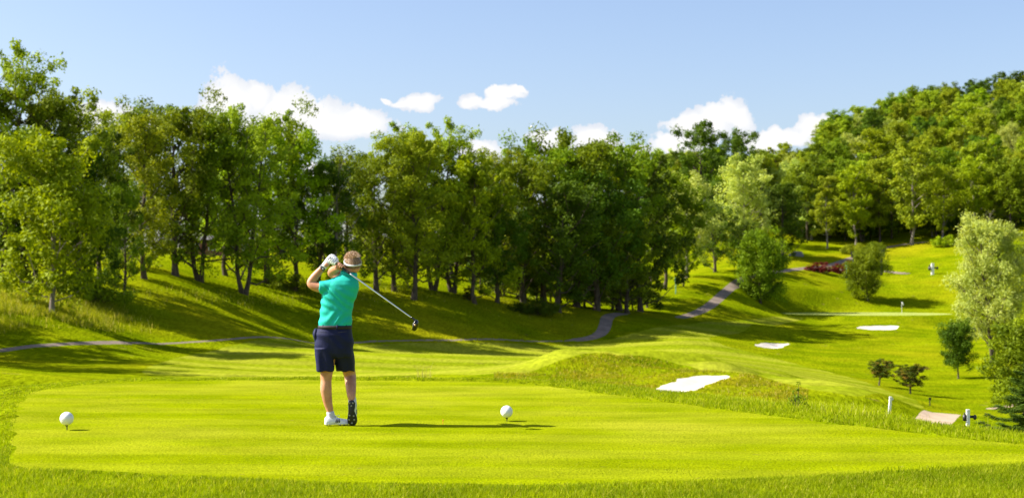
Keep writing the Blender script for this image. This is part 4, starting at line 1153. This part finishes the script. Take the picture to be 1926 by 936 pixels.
# ---- shorts, belt
def sfold(co):
    x, y, z = co[:, 0], co[:, 1], co[:, 2]
    return (np.sin(x * 55 + np.sin(z * 9) * 1.6) * .0065 * sstep(.84, .66, z) + np.sin((x * .6 + z) * 40 + 2 * np.sin(x * 14)) * .006 * np.exp(-((z - .86) / .09) ** 2) + fbm(x * 8, z * 8, 1, 3, 2) * .006)
def build_shorts(bm):
    add_rings(bm, [ell(L(cx, y, dy), hw / SCL, hd, p=2.5) for y, cx, hw, hd, dy in
                   [(611.5, 630, 30.0, .122, 0), (620, 629.6, 31.5, .13, 0), (630, 628.5, 34.6, .14, 0), (642, 628.2, 36.0, .142, .005), (655, 628.6, 35.6, .14, .01), (665, 628.5, 35, .135, .02), (672, 628.5, 34, .12, .03)]])
    add_rings(bm, [ell(L(cx, y, dy), hw / SCL, hd, p=2.6) for y, cx, hw, hd, dy in
                   [(655, 611.8, 19.0, .128, 0), (672, 611.8, 18.8, .12, 0), (684, 611.4, 17.6, .115, 0), (698, 610.9, 16.3, .112, .0)]])
    add_rings(bm, [ell(L(cx, y, dy), hw / SCL, hd, p=2.6, tilt=(0, -.1)) for y, cx, hw, hd, dy in
                   [(655, 644.5, 19, .130, .03), (672, 644.9, 19, .135, .075), (684, 645.6, 18.0, .13, .115), (701, 646.4, 16.8, .12, .15)]])
    add_ball(bm, tuple(L(594.5, 631, -.01)), (.03, .07, .075), 16)     # bulging left pocket
    add_rings(bm, [ell(L(628, y, .03), 7 / SCL, .09) for y in (655, 676)])
shorts = melt(bm_obj('shorts', build_shorts, M_NAVY, person), 0.006, 4, disp=sfold)
def pocket(bm):
    for a, b in ((L(602, 623, -.139), L(618, 625, -.150)), (L(639, 625, -.150), L(655, 623, -.139))):
        add_limb(bm, [a, (a + b) / 2 + np.array([0, -.003, 0]), b], [.0018] * 3, 6)
bm_obj('pocket_seam', pocket, M_BLACK, shorts)
def build_belt(bm):
    add_rings(bm, [ell(L(630.2, y, 0), (31.4 + o) / SCL, .134 + o / SCL) for y, o in [(612.3, -.6), (612.5, .3), (618.3, .7), (618.6, -.6)]], cap=False)
belt = bm_obj('belt', build_belt, M_BELT, person)
for a in (-2.25, -1.35, -.75):
    c = L(630.2, 615.4, 0) + np.array([math.cos(a) * 31.8 / SCL, math.sin(a) * .139, 0])
    bm_obj('belt_loop', lambda bm: add_box(bm, tuple(c), (.012, .008, .052), .002, None), M_NAVY, belt)

# ---- shoes
def shoe(par, M4, planted):
    """shoe in its own space: toe +x, sole at z=0, then placed by M4"""
    def tr(bm): bmesh.ops.transform(bm, matrix=M4, verts=bm.verts)
    def upper(bm):
        S = [(-.095, .028, .050, .040), (-.080, .036, .062, .048), (-.05, .040, .070, .052), (-.015, .040, .066, .050), (.02, .041, .054, .042), (.06, .046, .042, .034), (.10, .049, .034, .027), (.135, .044, .028, .022), (.162, .026, .020, .016)]
        rings = []
        for x, hw, top, _ in S:
            r = []
            for w_ in np.linspace(0, 2 * math.pi, 25)[:-1]:
                yy = math.cos(w_) * hw; zz = math.sin(w_)
                r.append((x, yy * (1 - .25 * max(zz, 0)), .016 + (top * max(zz, 0) if zz > 0 else .010 * zz)))
            rings.append(r)
        add_rings(bm, rings); tr(bm)
    up_ = bm_obj('shoe', upper, M_WHITE, par)
    def sole(bm):
        out_ = [(-.100, 0), (-.094, .024), (-.07, .036), (-.03, .034), (.01, .030), (.05, .040), (.09, .050), (.125, .048), (.152, .034), (.167, 0)]
        P = out_ + [(x, -y) for x, y in out_[-2:0:-1]]
        if True: P = [(x, y + (.006 if -.02 < x < .04 else 0)) for x, y in P]
        add_rings(bm, [[(x * .97, y * .94, -.004) for x, y in P], [(x, y, 0.0) for x, y in P], [(x * 1.01, y * 1.03, .014) for x, y in P]]); tr(bm)
    sl = bm_obj('sole', sole, M_WHITE if planted else M_BLACK, up_)
    def tread(bm):
        for (x, y) in ((-.075, .017), (-.075, -.017), (-.045, 0), (.055, .022), (.06, -.02), (.10, .028), (.10, -.026), (.135, .0)):
            g = bmesh.ops.create_cone(bm, cap_ends=True, segments=12, radius1=.0095, radius2=.006, depth=.009)
            bmesh.ops.translate(bm, vec=(x, y, -.007), verts=g['verts'])
        tr(bm)
    bm_obj('spikes', tread, M_SPIKE, up_)
    def stripes(bm):
        for k in range(3): add_box(bm, (.012 + k * .017, -.043, .034), (.011, .006, .036), .001, None)
        tr(bm)
    bm_obj('side_stripes', stripes, M_STRIPE, up_)
    def lace(bm):
        for k in range(4): add_limb(bm, [(.015 + k * .018, -.022, .066 - k * .008), (.019 + k * .018, 0, .074 - k * .009), (.015 + k * .018, .022, .066 - k * .008)], [.003] * 3, 8)
        add_limb(bm, [(.018, 0, .074), (.0, -.02, .09), (.02, -.035, .082)], [.003] * 3, 8); add_limb(bm, [(.018, 0, .074), (.04, -.02, .092), (.05, -.03, .08)], [.003] * 3, 8)
        tr(bm)
    bm_obj('laces', lace, M_VISOR, up_)
    return up_
def mat_from(o, x, z):
    x = Vector(x).normalized(); z = Vector(z); z = (z - x * z.dot(x)).normalized(); y = z.cross(x)
    return Matrix(((x.x, y.x, z.x, o[0]), (x.y, y.y, z.y, o[1]), (x.z, y.z, z.z, o[2]), (0, 0, 0, 1)))
shoe(person, mat_from(L(628.5, 797.4, .0), (1, .30, 0), (0, 0, 1)), True)
shoe(person, mat_from(L(662.3, 770.6, -.035), (.02, .13, -1), (.1, 1, .10)), False)
def sockb(bm):
    add_limb(bm, [L(621.2, 776, .005), L(622.5, 783, .008), L(624, 789, .01)], [.039, .042, .045], 20)
bm_obj('sock', sockb, M_SOCK, person)
def sockb2(bm): add_limb(bm, [L(661.6, 748.5, .022), L(662.3, 755, .02), L(662.6, 764, .03)], [.040, .042, .045], 20)
bm_obj('sock', sockb2, M_SOCK, person)

# ---- glove, watch, visor, hair
def build_glove(bm):
    add_limb(bm, [L(610.5, 502, -.034), gp(.0, 2.7, .036), gp(.035, 2.55, .036), gp(.06, 2.3, .035)], [.032, .033, .034, .028], 18)
    add_ball(bm, tuple(gp(.052, 2.0, .034)), (.030, .026, .024), 16)
    fingers(bm, .026, .021, 2.2, -4.1, (.0108, .0112, .0108, .0102), rc=.0245, thumb=[(.05, 2.9, .035), (.07, 2.4, .031), (.09, 1.9, .028), (.107, 1.5, .025)])
glove = melt(bm_obj('glove', build_glove, M_WHITE, person), 0.0035, 3)
def gprint(bm):
    add_limb(bm, [gp(.005, .75, .047), gp(.028, .55, .0485), gp(.045, .15, .044)], [.0045, .005, .004], 8)
    add_limb(bm, [gp(-.005, 1.6, .058), gp(.035, 1.35, .056), gp(.07, 1.0, .042), gp(.085, .5, .035)], [.002] * 4, 8)
bm_obj('glove_trim', gprint, M_GREENP, glove)
def watch(bm):
    a, b = L(605.5, 506.0, -.03), L(609.5, 502.3, -.031); add_limb(bm, [a, b], [.0345, .0335], 24, cap=False)
    add_ball(bm, tuple(L(609.5, 506.8, -.061)), (.017, .010, .017), 16)
wt = bm_obj('wristwatch', watch, M_BLACK, person)
bm_obj('watch_dial', lambda bm: add_ball(bm, tuple(L(609.6, 506.8, -.068)), (.009, .006, .009), 14), M_SPIKE, wt)

def band_ring(hr, vr, z_b, z_f, hh):
    rings = []
    for dz, o in ((-hh, 0), (-hh, .004), (hh, .004), (hh, 0)):
        r = []
        for w_ in np.linspace(0, 2 * math.pi, 41)[:-1]:
            x, y = (hr + o) * math.cos(w_), (vr + o) * math.sin(w_) - .006
            f = (math.sin(w_) + 1) / 2
            z = z_b * (1 - f) + z_f * f + dz * (0.50 + 1.15 * f)
            r.append(tuple(hp(x, y, z)))
        rings.append(r)
    return rings
def build_visor(bm):
    add_rings(bm, band_ring(.0835, .1045, -.024, .030, .0145), cap=False)
    # brim
    top, bot = [], []
    for w_ in np.linspace(R(18), R(162), 17):
        x, y = .080 * math.cos(w_), .100 * math.sin(w_) - .006
        top.append((x, y, .014)); bot.append((x * 1.02, y + .075 * math.sin(w_) ** .8, -.004 - .02 * abs(math.cos(w_))))
    for dz, fl in ((.0, False), (.004, True)):
        A = [bm.verts.new(tuple(hp(p[0], p[1], p[2] + dz))) for p in top]; B = [bm.verts.new(tuple(hp(p[0], p[1], p[2] + dz))) for p in bot]
        for i in range(16):
            q = (A[i], A[i + 1], B[i + 1], B[i]); bm.faces.new(q if not fl else q[::-1])
bm_obj('visor', build_visor, M_VISOR, person)
HAIR, nh = mat_new('hair')
_a = nh.node('ShaderNodeAttribute', attribute_name='leaf').outputs['Fac']
_z = nh.node('ShaderNodeSeparateXYZ', {0: nh.node('ShaderNodeTexCoord').outputs['Object']}).outputs[2]
_hc = nh.mix(_a, (0.12, 0.062, 0.030), (0.60, 0.37, 0.19))
_p = nh.node('ShaderNodeBsdfPrincipled', {'Base Color': _hc, 'Roughness': 0.4, 'Specular IOR Level': 0.5})
nh.l.new(_p.outputs[0], nh.node('ShaderNodeOutputMaterial').inputs[0])
def hair_mesh():
    r_ = np.random.default_rng(8); V = []; Fc = []; A_ = []
    n = 5200
    for i in range(n):
        d = r_.normal(size=3); d /= np.linalg.norm(d)
        if d[2] < -.75: continue
        x, y, z = d[0] * .0765, d[1] * .0945 - .012, d[2] * .0905 + .012
        if d[2] < 0 and d[1] > -.05 - d[2] * 0.2: continue       # face side
        if d[1] > .80 or (d[1] > .55 and d[2] < .35): continue
        if z < -.068 : continue
        low = z < -.02
        ln = r_.uniform(.008, .014) if low else r_.uniform(.016, .028) * (1.0 + .35 * max(d[2], 0))
        base = np.array([x, y, z])
        g = d * (.42 if d[2] > .45 else .10) + np.array([r_.normal() * .22 + .12, .35 * max(d[2], 0) + r_.normal() * .2, (-.9 if d[2] < .45 else .05) + r_.normal() * .2])
        g /= np.linalg.norm(g)
        s = np.cross(g, d + 1e-3); s /= np.linalg.norm(s) + 1e-9; w_ = r_.uniform(.0009, .0020)
        tipp = base + g * ln + d * .003; mid = base + g * ln * .5 + d * .005
        b = len(V)
        for q in (base - s * w_, base + s * w_, mid + s * w_ * .8, mid - s * w_ * .8): V.append(hp(*q))
        V.append(hp(*tipp)); V.append(hp(*(tipp + s * w_ * .2)))
        Fc += [(b, b + 1, b + 2, b + 3), (b + 3, b + 2, b + 5, b + 4)]
        A_ += [float(np.clip(r_.uniform(0, 1) * .8 + (.3 if d[2] > .45 else 0), 0, 1))] * 6
    # scalp-hugging undercoat so no skin shows between the strands
    nb_ = 24; na = 36; rows = []
    for j in range(nb_ + 1):
        ph = -.72 + (math.pi / 2 + .72) * j / nb_
        rows.append([])
        for k in range(na):
            th_ = 2 * math.pi * k / na; dd = np.array([math.cos(ph) * math.cos(th_), math.cos(ph) * math.sin(th_), math.sin(ph)])
            hide = dd[1] > .62 or (dd[2] < 0 and dd[1] > -.05)
            sc = .93 if hide else 1.02 + .012 * math.sin(th_ * 9 + ph * 13)
            V.append(hp(dd[0] * .0762 * sc, dd[1] * .0942 * sc - .012, dd[2] * .0902 * sc + .012)); A_.append(.18); rows[-1].append(len(V) - 1)
    for j in range(nb_):
        for k in range(na): Fc.append((rows[j][k], rows[j][(k + 1) % na], rows[j + 1][(k + 1) % na], rows[j + 1][k]))
    me = np_mesh('hair', np.array(V), np.array(Fc), HAIR, True)
    at_ = me.attributes.new('leaf', 'FLOAT', 'POINT'); at_.data.foreach_set('value', np.array(A_, dtype=np.float32))
    return me
link('hair', hair_mesh(), person)

# ---- the club (held, so a thing of its own)
club = empty('golf_club', tuple(person.location)); tag(club, 'golf driver with black grip, steel shaft and black head, held by the golfer', 'golf club')
Lg = np.linalg.norm(GE - GB)
bm_obj('grip', lambda bm: add_limb(bm, [GB, GB + GA * .14, GB + GA * .27], [.0145, .0135, .0115], 16), M_BLACK, club)
bm_obj('shaft', lambda bm: add_limb(bm, [GB + GA * .26, GB + GA * .7, GE - GA * .03], [.0085, .0075, .0062], 12), M_STEEL, club)
def chead(bm):
    add_limb(bm, [GE - GA * .05, GE - GA * .01, GE + GA * .015 + np.array([.0, 0, -.012])], [.0085, .0095, .016], 14)
    c = GE + np.array([.002, .01, -.052])
    vs = add_ball(bm, (0, 0, 0), (.034, .050, .058), 28)
    for v in vs:
        if v.co.x < -.018: v.co.x = -.018 + (v.co.x + .018) * .15        # flat striking face
        v.co.z *= 1 - .15 * (v.co.y / .05); 
    bmesh.ops.rotate(bm, cent=(0, 0, 0), matrix=Matrix.Rotation(R(14), 3, 'Y'), verts=vs)
    bmesh.ops.translate(bm, vec=tuple(c), verts=vs)
hd = bm_obj('club_head', chead, M_HEADC, club)
def cmark(bm):
    vs = add_box(bm, tuple(GE + np.array([.004, -.0375, -.048])), (.020, .006, .022), .002, None)
bm_obj('head_emblem', cmark, M_GOLD, hd)
bm_obj('face_plate', lambda bm: add_box(bm, tuple(GE + np.array([-.019, .006, -.058])), (.004, .070, .085), .0018, Matrix.Rotation(R(14), 3, 'Y')), M_DARKF, hd)

# ---- tee markers, ball in flight, orange peg
M_BALL, nb2 = mat_new('white_dimpled_plastic')
_o = nb2.node('ShaderNodeTexCoord').outputs['Object']
_v = nb2.node('ShaderNodeTexVoronoi', {'Vector': _o, 'Scale': 68.0}).outputs['Distance']
_p = nb2.node('ShaderNodeBsdfPrincipled', {'Base Color': (.76, .76, .77, 1), 'Roughness': .35})
_b = nb2.node('ShaderNodeBump', {'Height': nb2.ramp(_v, .15, .5), 'Strength': .5, 'Distance': .004}); nb2.l.new(_b.outputs[0], _p.inputs['Normal'])
nb2.l.new(_p.outputs[0], nb2.node('ShaderNodeOutputMaterial').inputs[0])
def marker(px, py_c, py_g, rad_px, label):
    Z = F * EYE / (py_g - HY); x = (px - CX) / F * Z; s = Z / F; g = gz(x, Z)
    o = empty('tee_marker', (x, Z, g)); tag(o, label, 'tee marker', 'white ball shaped tee markers'); zc = (py_g - py_c) * s; r = rad_px * s
    bm_obj('ball', lambda bm: add_ball(bm, (0, 0, zc), r, 40), M_BALL, o)
    def stake(bm):
        add_limb(bm, [(.003, 0, -.05), (.003, 0, zc - r * .9)], [.004, .006], 10); add_limb(bm, [(.0, 0, zc - r * 1.04), (0, 0, zc - r * .9)], [.011, .018], 14)
    bm_obj('stake', stake, M_BLACK, o)
marker(125.5, 786.5, 808, 12.6, 'white golf ball tee marker alone on the left of the tee')
marker(953, 773.5, 791.5, 11.5, 'white golf ball tee marker right of the golfer')
o = bm_obj('golf_ball', lambda bm: add_ball(bm, (0, 0, 0), .0225, 24), M_BALL); o.location = ((1000 - CX) / F * 27, 27, EYE + (HY - 238.5) / F * 27)
tag(o, 'tiny white golf ball flying in the sky above the trees', 'golf ball')
Z = F * EYE / (797 - HY); xx = (833 - CX) / F * Z
def peg(bm): add_limb(bm, [(0, 0, -.02), (.001, 0, .03), (.003, 0, .042)], [.003, .0035, .0075], 12)
o = bm_obj('tee_peg', peg, M_ORANGE); o.location = (xx, Z, gz(xx, Z)); tag(o, 'small orange tee peg stuck in the turf near the shadow', 'golf tee')

# ------------------------------------------------------------------ posts, box, flag, signs
M_POST = simple_mat('white_painted_wood', (0.74, 0.73, 0.70), 0.6, var=.1)
M_DGREEN = simple_mat('dark_green_paint', (0.018, 0.055, 0.040), 0.45, var=.2)
M_TEAL = simple_mat('teal_paint', (0.10, 0.30, 0.24), 0.5)
M_DARK = simple_mat('dark_metal', (0.022, 0.020, 0.018), 0.5, var=.3)
M_STONE = simple_mat('grey_stone', (0.20, 0.19, 0.18), 0.9, bump=.5, bscale=8, var=.3)
def gpos(px, Z): x = (px - CX) / F * Z; return (x, Z, gz(x, Z))
def top_h(px, Z, py): return (HY - py) * Z / F + EYE - gpos(px, Z)[2]
def white_post(px, Z, py_top, wpx, label, washer, tilt=0.0):
    p = gpos(px, Z); h = top_h(px, Z, py_top); w_ = wpx * Z / F
    o = empty('white_post', p); tag(o, label, 'post', 'white wooden posts'); o.rotation_euler = (0, tilt, 0)
    bm_obj('post', lambda bm: add_box(bm, (0, 0, h / 2 - .1), (w_, w_, h + .2), w_ * .08), M_POST, o, False)
    bm_obj('cap', lambda bm: add_box(bm, (0, 0, h + w_ * .12), (w_ * 1.15, w_ * 1.15, w_ * .3), w_ * .1), M_POST, o, False)
    k = Z / F
    if washer:
        def wsh(bm):
            add_box(bm, (-w_ * .5 - 3.2 * k, 0, h - 14 * k * washer), (6.2 * k * washer, 5 * k, 12 * k * washer), k * .8)
            add_limb(bm, [(-w_ * .5 - 3.2 * k, 0, h - 9 * k * washer), (-w_ * .5 - 3.2 * k, 0, h - 5.5 * k * washer)], [.8 * k, 1.3 * k], 10)
        bm_obj('ball_washer', wsh, M_DARK, o)
        def tw(bm):
            add_box(bm, (w_ * .5 + 4 * k * washer, 0, h - 12 * k * washer), (8 * k * washer, 1.5 * k, 5 * k * washer), k * .5); add_ball(bm, (w_ * .5 + 10 * k * washer, 0, h - 13 * k * washer), (3.5 * k * washer, 3 * k, 5 * k * washer), 14)
        bm_obj('side_bracket', tw, M_DARK, o)
    else: bm_obj('side_knob', lambda bm: add_box(bm, (w_ * .7, 0, h - 3 * k), (w_ * .8, w_ * .6, 4 * k), k * .6), M_POST, o, False)
white_post(1820.5, 17.5, 771, 6.0, 'white post in the tall grass at right with dark fittings on both sides', 1.0)
white_post(1663, 30, 746, 4.6, 'leaning white post in the tall grass between the green box and the little trees', 0, .08)
white_post(1754, 324, 496, 5.0, 'distant white post with dark side fittings on the sunny upper slope', .62)
p = gpos(1580, 104); o = empty('green_box', p); tag(o, 'dark green upright box with a pale lid standing on the mown slope', 'utility box'); h = top_h(1580, 104, 736)
bm_obj('box_body', lambda bm: add_box(bm, (0, 0, h / 2 - .05), (.31, .28, h + .1), .02), M_DGREEN, o, False)
bm_obj('lid', lambda bm: (add_box(bm, (0, 0, h + .02), (.34, .31, .045), .012), add_box(bm, (-.05, 0, h + .07), (.14, .1, .05), .01)), M_POST, o, False)
def signpost(px, Z, py_top, wpx, mat, label, name, cat, head):
    p = gpos(px, Z); h = max(.3, top_h(px, Z, py_top)); k = Z / F; o = empty(name, p); tag(o, label, cat)
    bm_obj('post', lambda bm: add_limb(bm, [(0, 0, -.15), (0, 0, h * .8)], [.22 * wpx * k] * 2, 10), mat, o)
    bm_obj(head, lambda bm: add_box(bm, (0, 0, h * .85), (wpx * k, wpx * k * .5, h * .3), k * .3), mat, o, False)
signpost(1749, 128, 747, 4.5, M_DARK, 'small dark sign on a thin post right of the ornamental trees', 'small_sign', 'sign', 'sign_plate')
signpost(1605, 332, 473, 8, M_DARK, 'black post with a broad flat top above the red hedge', 'black_marker', 'sign', 'sign_plate')
signpost(1658, 330, 468, 11, M_DARK, 'low dark bench like stand on the slope right of the upper path', 'dark_stand', 'stand', 'stand_top')
signpost(1592.5, 322, 492, 5, M_TEAL, 'small teal bin in front of the red hedge', 'teal_bin', 'bin', 'bin_body')
signpost(1271, 268, 522, 4, M_TEAL, 'small teal marker in the sunlit grass left of the upper path', 'teal_marker', 'marker', 'marker_head')
# flagstick
p = gpos(1696, 282); o = empty('golf_flag', p); tag(o, 'white flag on a thin white pole standing on the putting green', 'flag')
bm_obj('pole', lambda bm: add_limb(bm, [(0, 0, -.05), (0, 0, 2.35)], [.035, .03], 10), M_POST, o)
def flagm(bm):
    rows = []
    for j in range(6):
        z = 1.75 + .6 * j / 5; rows.append([bm.verts.new((.03 + .42 * i / 6 * (1 - .35 * (j / 5)), .05 * math.sin(i * 1.1 + j * .4), z - .10 * (i / 6) ** 2)) for i in range(7)])
    for j in range(5):
        for i in range(6): bm.faces.new((rows[j][i], rows[j][i + 1], rows[j + 1][i + 1], rows[j + 1][i]))
fo = bm_obj('flag_cloth', flagm, M_POST, o); sm = fo.modifiers.new('t', 'SOLIDIFY'); sm.thickness = .012
# boulder by the wood
def rock(bm):
    vs = add_ball(bm, (0, 0, 0), 1.0, 20)
    for v in vs:
        n_ = mnoise.noise(v.co * 1.7); v.co *= 1 + .28 * n_; v.co.z = max(v.co.z, -.3)
o = bm_obj('boulder', rock, M_STONE); o.location = gpos(1499, 352); o.scale = (1.9, 1.3, 1.1); tag(o, 'grey boulder at the edge of the wood left of the upper path', 'boulder')
# sapling in the meadow grass
s_, c_ = make_bush(77, .22, .2, .36, L_MID, n=9, per=22, size=.014, clump=.05, sr=.12)
x = (1500 - CX) / F * 17.2; o = empty('leafy_sapling', (x, 17.2, gz(x, 17.2))); tag(o, 'small leafy sapling sprouting from the tall grass beyond the tee', 'plant'); link('stem', s_, o); link('crown', c_, o)

# low brick house glimpsed behind the left trees
M_BRICK = simple_mat('red_brick', (0.22, 0.085, 0.055), 0.9, var=.25, vscale=3)
M_ROOF = simple_mat('grey_shingle', (0.10, 0.095, 0.095), 0.9, var=.25, vscale=3)
M_GLASS = simple_mat('window_glass', (0.03, 0.04, 0.05), 0.1)
x, y, z = gpos(420, 268); o = empty('brick_house', (x, y, z)); tag(o, 'low red brick house half hidden behind the left trees', 'house')
bm_obj('wall', lambda bm: add_box(bm, (0, 0, 1.2), (13, 7, 3.4)), M_BRICK, o, False)
def roof(bm):
    a = [(-7, -4, 2.9), (7, -4, 2.9), (7, 4, 2.9), (-7, 4, 2.9), (-5, 0, 4.9), (5, 0, 4.9)]
    v = [bm.verts.new(q) for q in a]
    for f in ((0, 1, 5, 4), (1, 2, 5), (2, 3, 4, 5), (3, 0, 4), (3, 2, 1, 0)): bm.faces.new([v[i] for i in f])
bm_obj('roof', roof, M_ROOF, o, False)
for wx in (-4.4, -1.4, 2.0, 4.8):
    wd = bm_obj('window', lambda bm: add_box(bm, (wx, -3.51, 1.5), (1.3, .10, 1.2)), M_POST, o, False)
    bm_obj('pane', lambda bm: add_box(bm, (wx, -3.56, 1.5), (1.1, .04, 1.0)), M_GLASS, wd, False)
